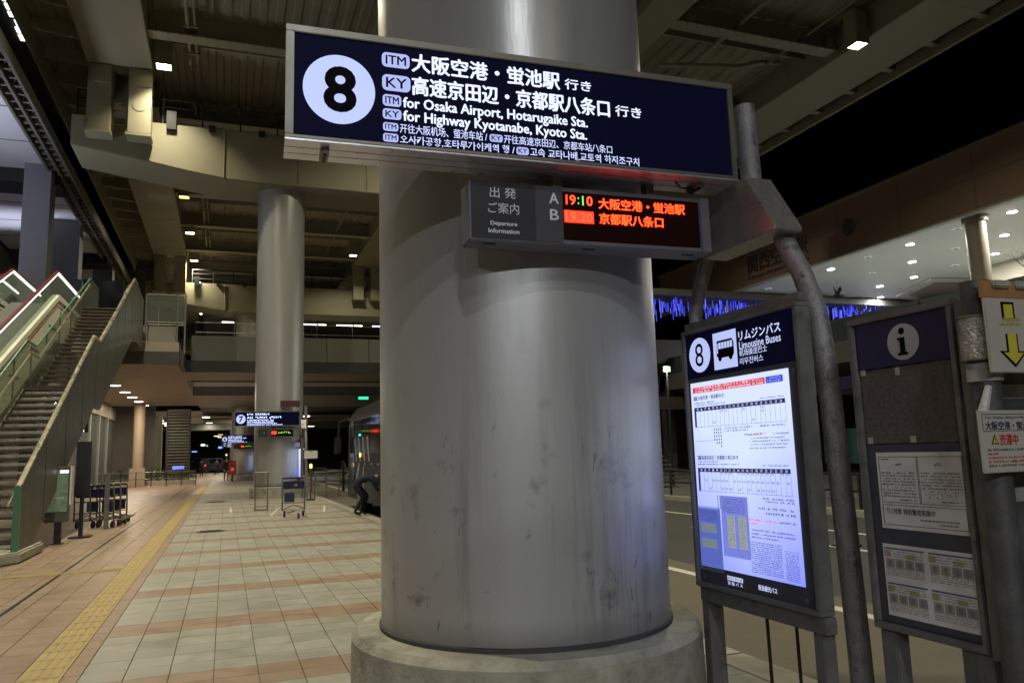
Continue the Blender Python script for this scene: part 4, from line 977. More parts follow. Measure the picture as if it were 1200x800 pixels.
for y in (46, 53): box('lit_poster', PB2, f, -7.9, y, 1.2, -7.8, y + 1.4, 2.6, world=True)
for k in range(3): box('interior_light', M_tube, f, -9.5, 33 + k * 9, 4.2, -8.3, 33.2 + k * 9, 4.26, world=True)
box('interior_wall', mat('lobby_wall', (.2, .22, .2), .6, var=.1, emit=(.3, .35, .32), es=.05), f, -12.1, 30, 0, -11.9, 62, 5, world=True)  # faint emission put into the wall colour stands for lobby light
# upper part
for (xa, xb, ya, yb, z0, z1) in ((-8.2, -7.2, 36.2, 37.2, 0, 14.6), (-9.0, -7.4, 44.5, 45.6, 6.5, 14.6), (-8.0, -6.9, 53, 54, 6.5, 14.6), (-7.95, -7.05, 22.3, 23.2, 0, 17)):
    MB().box(xa, ya, z0, xb, yb, z1).build('steel_column', mat('steel_grey_column', (.16, .16, .18), .5, var=.06), f, world=True)
for ya, yb in ((23.8, 37.0), (38.8, 51.5), (53.5, 66)):
    box('white_canopy_panel', M_bluew, f, -12.2, ya, 14.2, -7.3, yb, 14.35, world=True)
    for k in range(1, 4): MB().box(-12.2, ya + (yb - ya) * k / 4, 14.185, -7.3, ya + (yb - ya) * k / 4 + .04, 14.199).build('panel_joint', M_dark, f, world=True)
for y in (37.0, 51.5, 66): MB().box(-12.2, y, 13.6, -7.0, y + 1.8, 14.6).build('canopy_beam', M_dark, f, world=True)
for k in range(70): MB().box(-7.3, 22 + k * .62, 14.0, -6.55, 22.12 + k * .62, 14.25).build('lattice_rib', M_nightb, f, world=True)
for x in (-7.32, -6.95, -6.55): MB().box(x - .05, 21.5, 13.9, x + .05, 66, 14.35).build('lattice_chord', M_nightb, f, world=True)
for k in range(34):
    y = 22 + k * 1.25; MB().tube([(-6.93, y, 14.1), (-6.57, y + .62, 14.1), (-6.93, y + 1.25, 14.1)], .04, 4).build('lattice_brace', M_dark, f, world=True)
box('upper_wall', M_night, f, -15, 66, 0, -5.2, 66.5, 17, world=True)
RW = mat('dark_red_wall', (.08, .01, .008), .5, var=.1)
box('red_wall', RW, f, -12.1, 46, 6.8, -8.2, 46.3, 11.5, world=True)
box('upper_floor', M_fasc, f, -12.2, 34.5, 6.0, -4.6, 64, 6.5, world=True)
box('upper_glass', M_dglass, f, -12, 44.2, 6.5, -5.2, 44.3, 11, world=True)
for k in range(6): box('skylight_pane', glow('skylight_pane', (.9, 1, .85), 3), f, -8.75 + random.uniform(-.08, .08), 33.4 + k * .62, 20.0, -8.35 + random.uniform(-.1, .05), 33.4 + k * .62 + random.uniform(.3, .5), 20.05, world=True)
MB().box(-14, 20, 20.06, -7.2, 45, 20.3).build('skylight_frame', M_night, f, world=True)
# cool fill lamps added in the terminal hall to brighten the canopy panels
for (x, y, z, e) in ((-10.4, 30, 8.5, 420), (-10.4, 45, 8.5, 420)):
    t = thing('hall_lamp', 'cool hall luminaire inside the terminal, ' + ('nearer one' if y < 40 else 'farther one'), 'lamp', (x, y, z)); box('housing', M_alu, t, -.6, -.1, 0, .6, .1, .1); box('tube', M_coldtube, t, -.55, -.06, .1, .55, .06, .13)
    ld = bpy.data.lights.new('l', 'AREA'); ld.size = 1.2; ld.energy = e; ld.color = (.75, .8, 1); lo = bpy.data.objects.new('lamp_light', ld); C.objects.link(lo); lo.parent = t; lo.location = (0, 0, .16); lo.rotation_euler = (PI, 0, 0)
t = thing('escalator_lamp', 'cool floodlight beside the escalators left of the frame', 'lamp', (-9.6, 25, 12.5)); box('housing', M_dark, t, -.2, -.2, .0, .2, .2, .2); MB().tube([(0, 0, .2), (0, 0, 1.7)], .03, 6).build('hanger_rod', M_dark, t)  # unseen fill lamp added to brighten the escalator cladding
ld = bpy.data.lights.new('l', 'AREA'); ld.size = .5; ld.energy = 420; ld.color = (1, .96, .85); lo = bpy.data.objects.new('lamp_light', ld); C.objects.link(lo); lo.parent = t; lo.location = (0, 0, -.03); lo.rotation_euler = (R(10), R(30), 0)
# louvred stair tower, far wall
t = thing('louvre_tower', 'dark louvred stair tower under the bridge with horizontal slats', 'stair tower', (-3.3, 62, 0))
box('core', M_night, t, -.7, .3, 0, .75, 3, 5.4)
sl = MB().box(-.72, 0, 0, .77, .12, .05).mesh('slat', mat('slat_metal', (.2, .19, .16), .4, .4, var=.1)); 
for k in range(24): linkmesh('slat', sl, t, (0, 0, .3 + k * .215))
box('post', M_dark, t, -.8, -.05, 0, -.72, .15, 5.4); box('post', M_dark, t, .77, -.05, 0, .85, .15, 5.4)
box('lit_sign', glow('blue_sign', (.2, .25, .9), 1), t, -.3, -.1, 1.0, .5, -.06, 1.25)
t = thing('street_fence', 'low dark railing in front of the terminal under the bridge', 'fence', (-5, 56, 0))
for k in range(9): MB().tube([(-4 + k * .9, .0, 0), (-4 + k * .9, 0, .95)], .03, 6).build('post', M_dark, t)
for z in (.5, .92): MB().tube([(-4, 0, z), (3.2, 0, z)], .025, 6).build('rail', M_alu, t)
t = thing('shrub_row', 'dark clipped shrubs behind the low railing', 'hedge', (-5, 59.5, 0))
rr = random.Random(4); mb = MB()
for k in range(1600):
    cx = rr.uniform(-3.6, 3.0); cz = .25 + abs(rr.gauss(0, .35)) + .15 * math.sin(cx * 3); cyy = rr.uniform(-.5, .5); a = rr.uniform(0, 6.3); s = .09
    mb.add([(cx, cyy, cz), (cx + s * math.cos(a), cyy + s * math.sin(a), cz + s * .6), (cx + s * .4, cyy, cz + s)], [(0, 1, 2)])
mb.build('foliage', mat('night_leaf', (.03, .05, .02), .6, var=.3), t); box('planter', M_kerb, t, -3.7, -.6, 0, 3.1, .6, .3)

# far concourse seen over the bridge
t = thing('far_concourse', 'dark upper concourse with rows of strip lights behind the bridge', 'building', (6, 66, 6))
box('ceiling', M_night, t, -8, 0, 7.4, 16, 30, 7.6); box('back_wall', M_nightb, t, -8, 24, 0, 16, 24.3, 7.4); box('floor', M_fasc, t, -8, 0, -.2, 16, 30, 0.2)
for k in range(9): MB().box(-8 + k * 3, -.1, .2, -7.9 + k * 3, 0, 7.4).build('mullion', M_dark, t)
for j, (y, z) in enumerate(((1.0, 6.78), (1.2, 5.42))):
    for k in range(7):
        if (j, k) in ((0, 0), (1, 0)): continue
        x = -9.6 + k * 3.1 + j * .3; box('strip_light', M_tube, t, x, y, z, x + (1.9 if j else 2.2), y + .12, z + .09)
ld = bpy.data.lights.new('l', 'AREA'); ld.shape = 'RECTANGLE'; ld.size = 18; ld.size_y = .3; ld.energy = 500; ld.color = (1, .95, .8); lo = bpy.data.objects.new('lamp_light', ld); C.objects.link(lo); lo.parent = t; lo.location = (3, 1.4, 6.7)
t = thing('lower_concourse_beam', 'far pale cross beam low under the second bridge', 'beam', (2, 75, 4.4)); box('beam', M_soff, t, -6, 0, 0, 14, 3, 1.0); box('edge', M_fasc, t, -6, -.1, -.1, 14, 0, .5)
for i, (x, y, z) in enumerate(((-1.4, 74.0, 4.9), (.9, 73, 5.3), (3.2, 72.6, 5.3), (5.2, 66, 5.2), (4.3, 80, 5.0), (7.0, 70, 4.3), (-.6, 98, 4.6), (-1.2, 110, 4.8), (2.9, 76, 3.9))):
    t = thing('far_lamp', 'small far ceiling light %s in the depth of the passage' % ['left of the third pillar', 'above the number 7 disc', 'over the number 7 sign', 'right of the second pillar', 'behind the barriers', 'above the bus', 'deep in the passage', 'deepest in the passage', 'near the bus mirror'][i], 'lamp', (x, y, z))
    box('housing', M_alu, t, -.3, -.2, 0, .3, .2, .08); box('lens', M_tube if i != 6 else M_lensor, t, -.26, -.16, -.02, .26, .16, 0)
    ld = bpy.data.lights.new('l', 'AREA'); ld.size = .4; ld.energy = 120; ld.color = (1, .88, .66); lo = bpy.data.objects.new('lamp_light', ld); C.objects.link(lo); lo.parent = t; lo.location = (0, 0, -.04)

# deep background of the passage
t = thing('passage_soffit', 'low soffit with rows of small lamps deep in the passage', 'soffit', (0, 78, 5.7))
box('panel', M_soff, t, -9, 0, 0, 12, 40, .5)
for k in range(6):
    for xx in (-6.2, -1.8, 3.5, 7.5):
        b = MB().cyl(xx, 1.5 + k * 5.5, -.05, -.001, .3, 12).build('lamp_lens', M_down, t)
for k in range(3):
    ld = bpy.data.lights.new('l', 'AREA'); ld.shape = 'RECTANGLE'; ld.size = 12; ld.size_y = .5; ld.energy = 260; ld.color = (1, .86, .64); lo = bpy.data.objects.new('lamp_light', ld); C.objects.link(lo); lo.parent = t; lo.location = (0, 4 + k * 12, -.1)
for i, (xx, yy_) in enumerate(((-5.6, 74), (-5.4, 88), (-5.3, 102), (6.5, 84), (6.2, 100))):
    t = thing('passage_column', '%s square column deep in the passage' % ['first left', 'second left', 'third left', 'first right', 'second right'][i], 'column', (xx, yy_, 0)); box('shaft', M_panel, t, -.4, -.4, 0, .4, .4, 5.69, bevel=.02); box('base', M_fasc, t, -.45, -.45, 0, .45, .45, .3)
t = thing('far_building', 'distant night building with scattered lit windows at the end of the passage', 'building', (0, 135, 0))
box('wall', M_night, t, -40, 0, 0, 40, 4, 9)
rr = random.Random(6)
wm = [glow('far_warm', (1, .6, .2), 2), glow('far_white', (1, .95, .8), 2.5), glow('far_blue', (.2, .3, 1), 2), glow('far_green', (.2, 1, .6), 1.2)]
for k in range(34):
    x = rr.uniform(-9, 12); z = rr.uniform(.6, 5.5); b = box('window', rr.choice(wm), t, x, -.05, z, x + rr.uniform(.2, .8), -.01, z + rr.uniform(.12, .3))
t = thing('parked_van', 'dark van parked at the far end of the walkway', 'van', (-1.0, 112, 0)); MB().prism([(-2, .3), (2, .3), (2, 1.1), (1.2, 1.25), (.6, 1.95), (-2, 1.95)], 'y', -.9, .9).build('body', M_busd, t, bevel=.05)
for x in (-1.3, 1.3): MB().tube([(x, -.95, .32), (x, -.75, .32)], .32, 16).build('wheel', M_black, t)
box('tail_light', M_ledbl, t, -1.6, -.94, .9, -1.4, -.9, 1.1); box('window', M_busg, t, -.9, -.92, 1.3, .5, -.9, 1.8)

# ================================================================== RED BOX, KIOSK, BLACK SIGN
t = thing('red_post_box', 'red box on a black stand on the far walkway', 'post box', (.5, 62, 0)); t.location = (.5, 60.5, 0)
box('body', M_red, t, -.26, -.2, .5, .26, .2, 1.42, bevel=.04); box('stand', M_black, t, -.06, -.06, 0, .06, .06, .5); box('slot', M_black, t, -.16, -.205, 1.15, .16, -.198, 1.22); box('top', M_black, t, -.22, -.2, 1.42, .22, .2, 1.5, bevel=.02); box('plate', M_paper, t, -.1, -.206, .8, .1, -.199, 1.0)
t = thing('map_stand', 'glass fronted map stand on a black post near the stair foot', 'map stand', (-3.03, 17.5, 0))
box('case', mat('map_case', (.12, .12, .09), .35, .2, var=.1), t, -.24, -.05, .42, .18, .07, 1.5, bevel=.01)
box('post', M_black, t, -.06, -.04, 0, .06, .06, .42); box('foot', M_black, t, -.1, -.1, 0, .1, .12, .02)
m_ = box('map_sheet', mat('map_print', (.1, .13, .08), .3, var=.5, scale=9, emit=(.3, .42, .25), es=.16), t, -.21, -.058, .62, .15, -.052, 1.42)
lettering(m_, 'JAPAN', -.17, .08, .86, .90, -.060, M_greyl, .02)
box('side_leaf', M_paper, t, .19, -.12, .75, .22, .12, 1.5); box('glow_strip', glow('strip_white', (.9, .95, 1), 1.2), t, .0, -.06, 1.36, .15, -.059, 1.42)
t = thing('black_sign', 'tall black sign standing behind the map stand', 'sign', (-2.83, 18.8, 0)); box('panel', M_black, t, -.14, -.04, .85, .14, .04, 2.0, bevel=.01); box('post', M_black, t, -.04, -.03, 0, .04, .03, .85)
box('base', M_black, t, -.2, -.2, 0, .2, .2, .03)
t = thing('lit_monitor', 'small bright monitor seen between the stair and map stand', 'monitor', (-4.6, 27, 2.5)); box('case', M_black, t, -.5, 0, 0, .6, .1, .55); box('screen', glow('screen_white', (1, .98, .8), 2.2), t, -.35, -.01, .08, .25, 0, .42); box('screen', glow('screen_white', (1, .98, .8), 2.2), t, .38, -.01, .02, .5, 0, .52)
MB().tube([(0, .05, .55), (0, .05, 2.9)], .03, 6).build('hanger', M_dark, t)

# ================================================================== BUS
t = thing('coach_bus', 'dark and white coach waiting at the kerb behind the pillar', 'bus', (5.05, 20.3, -.12))
L0, L1, Wb = -5.9, 6.0, 1.27
prof = [(-Wb, .35), (-Wb, 2.6), (-Wb + .05, 2.95), (-Wb + .2, 3.16), (-Wb + .5, 3.26), (Wb - .5, 3.26), (Wb - .2, 3.16), (Wb - .05, 2.95), (Wb, 2.6), (Wb, .35)]
mb = MB(); secs = [(L0, .97, -.0), (L0 + .15, 1, 0), (L1 - 1.1, 1, 0), (L1 - .55, .985, -.04), (L1 - .2, .93, -.14), (L1, .86, -.45)]
vs = []; n = len(prof)
for yy_, s_, dz_ in secs:
    for x, z in prof:
        zt = z + (dz_ * (z - .35) / 2.9) ; yo = yy_ + (0 if yy_ < 4 else (.35 - .35 * (z / 3.2) ** 2) * (1 if yy_ > L1 - .6 else .3))
        vs.append((x * s_, yo, zt))
fs = [(i * n + k, i * n + (k + 1) % n, (i + 1) * n + (k + 1) % n, (i + 1) * n + k) for i in range(len(secs) - 1) for k in range(n)] + [tuple(range(n)), tuple(range((len(secs) - 1) * n, len(secs) * n))]
mb.add(vs, fs); mb.build('body', mat('bus_grey_paint', (.008, .009, .011), .4, spec=.2, var=0), t, smooth=R(35))
XS = -Wb - .006
box('lower_skirt', M_busd, t, XS, L0 + .3, .36, XS + .01, L1 - .9, 1.45)
for k in range(7): box('window', M_busg, t, XS - .004, L0 + .4 + k * 1.4, 1.72, XS + .006, L0 + .4 + k * 1.4 + 1.34, 2.72)
box('door', M_busg, t, XS - .012, 4.2, .45, XS + .004, 5.05, 2.75, bevel=.02); box('door_gap', M_black, t, XS - .004, 4.12, .42, XS + .004, 4.2, 2.8)
mb = MB()
for k in range(9):
    y = L0 + .6 + k * 1.05; mb.prism([(y, .5), (y + .35, .5), (y + .75, 1.0), (y + .4, 1.44), (y + .05, 1.44), (y + .4, 1.0)], 'x', XS - .006, XS - .001)
mb.build('livery_chevron', M_busw, t)
mb = MB()
for k in range(4): y = 1.4 + k * .75; mb.prism([(y, 1.5), (y + .25, 1.5), (y + .6, 2.2), (y + .35, 2.2)], 'x', XS - .012, XS - .008)
mb.build('livery_stripe', mat('livery_grey', (.22, .22, .26), .3, var=0), t)
for y in (3.2, -3.6): 
    wl = MB().tube([(XS - .02, y, .5), (XS + .3, y, .5)], .5, 24).build('wheel', M_black, t); MB().tube([(XS - .03, y, .5), (XS - .01, y, .5)], .26, 16).build('rim', M_alu, wl)
MB().tube([(XS + .1, 6.05, 2.9), (XS - .18, 6.35, 2.8), (XS - .22, 6.35, 2.3)], .04, 8).build('mirror_arm', M_black, t); box('mirror', M_black, t, XS - .34, 6.3, 1.75, XS - .12, 6.42, 2.3, bevel=.03)
MB().tube([(XS + .05, 6.2, 1.2), (XS - .06, 6.3, 1.5), (XS - .05, 6.3, .5)], .05, 8).build('bumper_guard', M_black, t)
box('marker_light', M_lensor, t, XS - .03, 3.0, 1.62, XS, 3.12, 1.74); box('marker_light', glow('teal_light', (.1, .9, .7), 2), t, XS - .03, 3.05, 2.25, XS, 3.2, 2.3)
box('luggage_door', M_busd, t, XS - .012, -.2, .42, XS - .002, 2.4, 1.4, bevel=.01)
box('wiper', M_black, t, -.6, 6.22, 1.2, -.57, 6.26, 2.3); box('roof_unit', M_busw, t, -.8, -3, 3.26, .8, 1, 3.42, bevel=.06)
t = thing('green_signal', 'small green signal light hanging above the bus', 'signal light', (8.2, 49.6, 5.05)); box('housing', M_black, t, -.4, 0, 0, .4, .2, .35, bevel=.02); box('lens', glow('green_lens', (.05, .9, .5), 1.2), t, -.32, -.01, .08, .32, 0, .26); MB().tube([(0, .1, .35), (0, .1, .44)], .03, 6).build('hanger', M_dark, t)  # lit box built for a small green glow of unknown source

# ================================================================== PEOPLE
def person(loc, rz, lab, J, top=(.02, .03, .06), legs=(.015, .015, .02), hair=(.01, .008, .006)):
    """J: joints dict; one continuous skinned body, materials by region"""
    t = thing('person', lab, 'person', loc, rz)
    V = []; E_ = []; Rr = []; idx = {}
    def v(k, p, r): idx[k] = len(V); V.append(p); Rr.append(r)
    rad = dict(pelvis=.15, waist=.135, chest=.16, neck=.055, head0=.075, head1=.1, head2=.075)
    for k in ('pelvis', 'waist', 'chest', 'neck', 'head0', 'head1', 'head2'): v(k, J[k], rad[k])
    for a, b in (('pelvis', 'waist'), ('waist', 'chest'), ('chest', 'neck'), ('neck', 'head0'), ('head0', 'head1'), ('head1', 'head2')): E_.append((idx[a], idx[b]))
    for s in 'LR':
        for k, r in (('sh', .07), ('el', .045), ('wr', .032), ('hand', .038), ('hip', .095), ('kn', .065), ('an', .045), ('toe', .04)): v(k + s, J[k + s], r)
        for a, b in (('chest', 'sh' + s), ('sh' + s, 'el' + s), ('el' + s, 'wr' + s), ('wr' + s, 'hand' + s), ('pelvis', 'hip' + s), ('hip' + s, 'kn' + s), ('kn' + s, 'an' + s), ('an' + s, 'toe' + s)): E_.append((idx[a], idx[b]))
        h = Vector(J['hand' + s]); d = (h - Vector(J['wr' + s])).normalized()
        for q in range(4):
            off_ = Vector((.018 * (q - 1.5), 0, 0)); L_ = (.07, .085, .08, .06)[q]
            v('f%d%s' % (q, s), tuple(h + off_ + d * .05), .01); v('g%d%s' % (q, s), tuple(h + off_ * 1.2 + d * (.05 + L_) + Vector((0, -.015, 0))), .008)
            E_.append((idx['hand' + s], idx['f%d%s' % (q, s)])); E_.append((idx['f%d%s' % (q, s)], idx['g%d%s' % (q, s)]))
        v('t' + s, tuple(h + Vector((.045 if s == 'L' else -.045, -.02, 0)) + d * .02), .011); E_.append((idx['hand' + s], idx['t' + s]))
    me = bpy.data.meshes.new('body'); me.from_pydata(V, E_, []); o = bpy.data.objects.new('tmp', me); C.objects.link(o)
    md = o.modifiers.new('s', 'SKIN')
    for i, sv in enumerate(me.skin_vertices[0].data): sv.radius = (Rr[i], Rr[i]); sv.use_root = (i == 0)
    o.modifiers.new('u', 'SUBSURF').levels = 1
    dg = bpy.context.evaluated_depsgraph_get(); dg.update(); m2 = bpy.data.meshes.new_from_object(o.evaluated_get(dg)); bpy.data.objects.remove(o)
    MT_ = mat('cloth_%.3f' % sum(top), top, .85, var=.15, scale=20); ML_ = mat('trouser_%.3f' % sum(legs), legs, .85, var=.15, scale=20)
    m2.materials.clear()
    for m in (MT_, ML_, M_skin, M_black): m2.materials.append(m)
    names = list(idx)
    for p in m2.polygons:
        c = p.center; k = min(names, key=lambda q: (Vector(V[idx[q]]) - c).length)
        p.material_index = 2 if k[:4] in ('head', 'neck', 'hand') or k[0] in 'fgt' and k[:3] != 'toe' else (3 if k[:2] in ('to', 'an') else (1 if k[:2] in ('hi', 'kn', 'pe') else 0)); p.use_smooth = True
    b = bpy.data.objects.new('body', m2); C.objects.link(b); b.parent = t
    hm = bpy.data.meshes.new('hair'); bm = bmesh.new(); bmesh.ops.create_icosphere(bm, subdivisions=3, radius=.115)
    for v_ in list(bm.verts):
        if v_.co.z < -.02 and v_.co.y < .03: bm.verts.remove(v_)
    bm.to_mesh(hm); bm.free(); hm.materials.append(mat('hair', hair, .6, var=0))
    h = bpy.data.objects.new('hair', hm); C.objects.link(h); h.parent = t; h.location = Vector(J['head1']) + Vector((0, .015, .02))
    return t
stand = dict(pelvis=(0, 0, .95), waist=(0, 0, 1.12), chest=(0, 0, 1.34), neck=(0, 0, 1.5), head0=(0, -.02, 1.56), head1=(0, -.01, 1.64), head2=(0, 0, 1.7),
             shL=(.18, 0, 1.42), elL=(.24, .02, 1.14), wrL=(.24, -.08, .9), handL=(.24, -.11, .84), shR=(-.18, 0, 1.42), elR=(-.24, .02, 1.14), wrR=(-.24, -.08, .9), handR=(-.24, -.11, .84),
             hipL=(.1, 0, .9), knL=(.11, -.06, .5), anL=(.11, .1, .09), toeL=(.12, -.08, .04), hipR=(-.1, 0, .9), knR=(-.11, .05, .5), anR=(-.12, .12, .09), toeR=(-.12, -.04, .04))
bend = dict(pelvis=(0, .25, .82), waist=(0, .1, .93), chest=(0, -.16, .98), neck=(0, -.33, .98), head0=(0, -.38, .96), head1=(0, -.46, .95), head2=(0, -.52, .94),
            shL=(.17, -.2, .95), elL=(.2, -.3, .68), wrL=(.16, -.5, .6), handL=(.15, -.56, .58), shR=(-.17, -.2, .95), elR=(-.2, -.3, .68), wrR=(-.16, -.5, .56), handR=(-.15, -.56, .54),
            hipL=(.1, .22, .78), knL=(.13, -.08, .48), anL=(.12, .1, .09), toeL=(.13, -.08, .04), hipR=(-.1, .22, .78), knR=(-.13, .02, .46), anR=(-.12, .25, .09), toeR=(-.12, .07, .04))
person((3.42, 20.6, 0), R(80), 'person in blue bending into the luggage hold of the coach', bend, (.006, .012, .03), (.006, .008, .015))
person((-2.3, 88, 0), R(170), 'person in dark clothes walking far off between walkway and terminal', stand, (.02, .03, .06), (.02, .025, .05))
person((.1, 64, 0), R(20), 'person in black standing behind the red box', stand, (.012, .012, .014))
person((-.9, 96, 0), R(200), 'person in grey far off at the end of the walkway', stand, (.06, .06, .07))

# ================================================================== RIGHT SIDE: STATION BUILDING
s = thing('station_building', 'large station building across the road with a lit soffit of downlights', 'building', (30, 20, 0))
box('fascia', M_brown, s, 30, -20, 11.2, 30.6, 48.8, 13.96, world=True)
sm = MB()
for k in range(12): sm.box(29.985, 3 + k * 4, 11.2, 29.999, 3.04 + k * 4, 13.96)
sm.box(29.985, -20, 12.6, 29.999, 48.8, 12.64); sm.build('fascia_joint', M_nightb, s, world=True)
box('roof_edge', mat('roof_trim', (.2, .15, .1), .5, var=.05), s, 29.9, -20, 13.96, 31, 49, 14.1, world=True)
box('fascia_lip', mat('soffit_lip', (.3, .3, .28), .5, var=.04), s, 29.95, -20, 11.1, 30.3, 48.9, 11.2, world=True)
box('soffit', M_ceil, s, 30.3, -20, 11.2, 62, 48.8, 11.6, world=True)
rc = MB(); rc.prism([(39.7, 34.0), (42.3, 33.4), (62, 40), (62, 46), (42, 38.8)], 'z', 11.05, 11.198); rc.build('recess_border', mat('soffit_white', (.4, .4, .36), .5, var=.03), s, world=True)
rc = MB(); rc.prism([(40.6, 34.5), (42.5, 34.1), (62, 41), (62, 45), (42.4, 38.0)], 'z', 11.0, 11.048); rc.build('recess_panel', M_ceil2, s, world=True)
MB().cyl(30.9, 23.9, 0, 11.19, .42, 32).build('column', M_col, s, world=True, smooth=R(40)); MB().cyl(30.9, 23.9, 10.95, 11.19, .52, 32).build('column_collar', M_col, s, world=True)
MB().cyl(30.9, 42.5, 0, 11.19, .42, 32).build('column', M_col, s, world=True, smooth=R(40))
box('wall', mat('station_wall', (.2, .18, .13), .6, var=.1, scale=.4), s, 52, 18, 4, 52.5, 49, 11.2, world=True)
box('ledge', M_night, s, 38, 36, 5.6, 60, 60, 9.6, world=True)
box('lower_deck', mat('deck_paving', (.2, .2, .18), .7, var=.1), s, 27, -10, 5.2, 52, 80, 6.2, world=True)
for k in range(10): box('railing_panel', M_dglass, s, 27.1, -6 + k * 6, 6.2, 27.15, -.2 + k * 6, 7.3, world=True)
box('back_wall', M_night, s, 40, -10, 0, 41, 90, 5.2, world=True)
# kanji emblems on the fascia, unlit
E_ = mat('fascia_letter', (.035, .03, .028), .5, var=0)
def xface(parent, body, Y1_, Y0_, z0, z1, X):
    o = lettering(parent, body, 0, Y1_ - Y0_, z0, z1, 0, E_, .02); o.rotation_euler = (0, 0, R(-90)); o.location = (X - 30, Y1_ - 20, 0); return o
xface(s, '関西空港駅', 38.5, 33.2, 11.9, 13.0, 29.97); xface(s, 'Kansai-Airport Station', 38.6, 33.2, 11.45, 11.75, 29.97)
for Y_ in (30.2, 43.5):
    o = MB().prism([(Y_ + .45 * math.cos(a * PI / 8), 12.5 + .45 * math.sin(a * PI / 8)) for a in range(16)], 'x', 29.96, 29.98).build('emblem', E_, s, world=True)
pts = [(31.83, 28.22), (31.79, 33.6), (35.1, 31.1), (38.5, 34.1), (38.5, 36.7), (31.8, 22.8), (35.1, 25.7), (38.15, 28.55), (41.5, 39.6), (43.8, 39.1), (45, 33), (45, 27), (38.3, 23), (34.9, 20.5)]
nm = ['first downlight nearest the fascia edge right of the pipe', 'lone downlight by the fascia edge above the timetable', 'downlight in the middle of the second soffit row', 'downlight left of the recess point', 'downlight just behind the recess corner', 'downlight by the fascia at the right frame edge', 'downlight right of the column near the top', 'downlight right of the column lower down', 'farthest left downlight of the soffit', 'far downlight beyond the recess', 'downlight over the arrow sign', 'downlight at the right frame edge far inside', 'downlight out of view in the third row', 'downlight out of view in the second row']
for i, (x, y) in enumerate(pts):
    t = thing('soffit_downlight', nm[i], 'downlight', (x, y, 11.2), group='downlights in the station soffit')
    MB().cyl(0, 0, -.03, -.001, .24, 20).build('rim', M_alu, t); MB().cyl(0, 0, -.05, -.031, .2, 20).build('lens', M_down, t)
    ld = bpy.data.lights.new('l', 'AREA'); ld.shape = 'DISK'; ld.size = .35; ld.energy = 270; ld.color = (1, .98, .92); lo = bpy.data.objects.new('lamp_light', ld); C.objects.link(lo); lo.parent = t; lo.location = (0, 0, -.07)
dim = mat('dim_fitting', (.35, .36, .36), .5, var=0, emit=(.8, .85, .85), es=.35)  # faint emission put into the colour of these fittings
for i, (x, y) in enumerate(((31.8, 30.9), (35.0, 28.3), (31.8, 39.0), (35.1, 33.9), (38.4, 31.2), (31.8, 25.5))):
    t = thing('soffit_speaker', '%s unlit round fitting in the station soffit' % ['leftmost middle', 'nearest the column', 'farthest left', 'central', 'right of centre', 'close to the fascia'][i], 'ceiling fitting', (x, y, 11.2), group='unlit fittings in the station soffit')
    MB().cyl(0, 0, -.03, -.001, .2, 20).build('disc', dim, t); MB().cyl(0, 0, -.04, -.031, .12, 12).build('grille', M_alu, t)
t = thing('hanging_bird', 'small black bird ornament hanging below the station soffit', 'bird ornament', (34.6, 36.2, 10.3))
MB().tube([(0, .45, .02), (0, .2, .05), (0, 0, 0), (0, -.3, -.08), (0, -.5, -.02)], [.03, .09, .12, .07, .02], 8).build('body', M_black, t, smooth=True)
for q in (-1, 1): MB().add([(0, .15, .05), (0, -.15, .03), (q * .25, -.1, .35), (q * .2, .1, .5), (q * .28, .02, .62), (0, 0, .09)], [(0, 1, 2, 3), (2, 3, 4), (0, 5, 1)]).build('wing', M_black, t)
MB().tube([(0, 0, .1), (0, 0, .9)], .01, 4).build('wire', M_black, t)
t = thing('bare_tree', 'bare leafless tree against the bright wall at the right frame edge', 'tree', (36.5, 24.6, 6.2))
rr = random.Random(11)
def branch(p, d, L_, r_, dep, mb_):
    q = [p]; 
    for k in range(3): d = (d + Vector((rr.uniform(-.25, .25), rr.uniform(-.25, .25), rr.uniform(-.05, .2)))).normalized(); q.append(q[-1] + d * L_ / 3)
    mb_.tube(q, [r_, r_ * .85, r_ * .7, r_ * .55], 5)
    if dep: 
        for k in range(3): branch(q[rr.choice((1, 2, 3))], (d + Vector((rr.uniform(-.9, .9), rr.uniform(-.9, .9), rr.uniform(-.3, .5)))).normalized(), L_ * .68, r_ * .5, dep - 1, mb_)
mb = MB(); mb.tube([(0, 0, 0), (.05, 0, 1.2), (0, .05, 2.0)], [.12, .1, .08], 8); mb.build('trunk', mat('bark', (.05, .04, .03), .9, var=.2), t)
mb = MB()
for k in range(6): branch(Vector((0, .05, 1.7)), Vector((rr.uniform(-1, 1), rr.uniform(-1, 1), .9)).normalized(), 1.5, .05, 3, mb)
mb.build('crown', mat('bark', (.05, .04, .03), .9, var=.2), t)
box('lit_wall', mat('cream_wall', (.5, .46, .36), .6, var=.05), s, 40.5, 24.5, 6.2, 40.7, 31.0, 11.19, world=True)
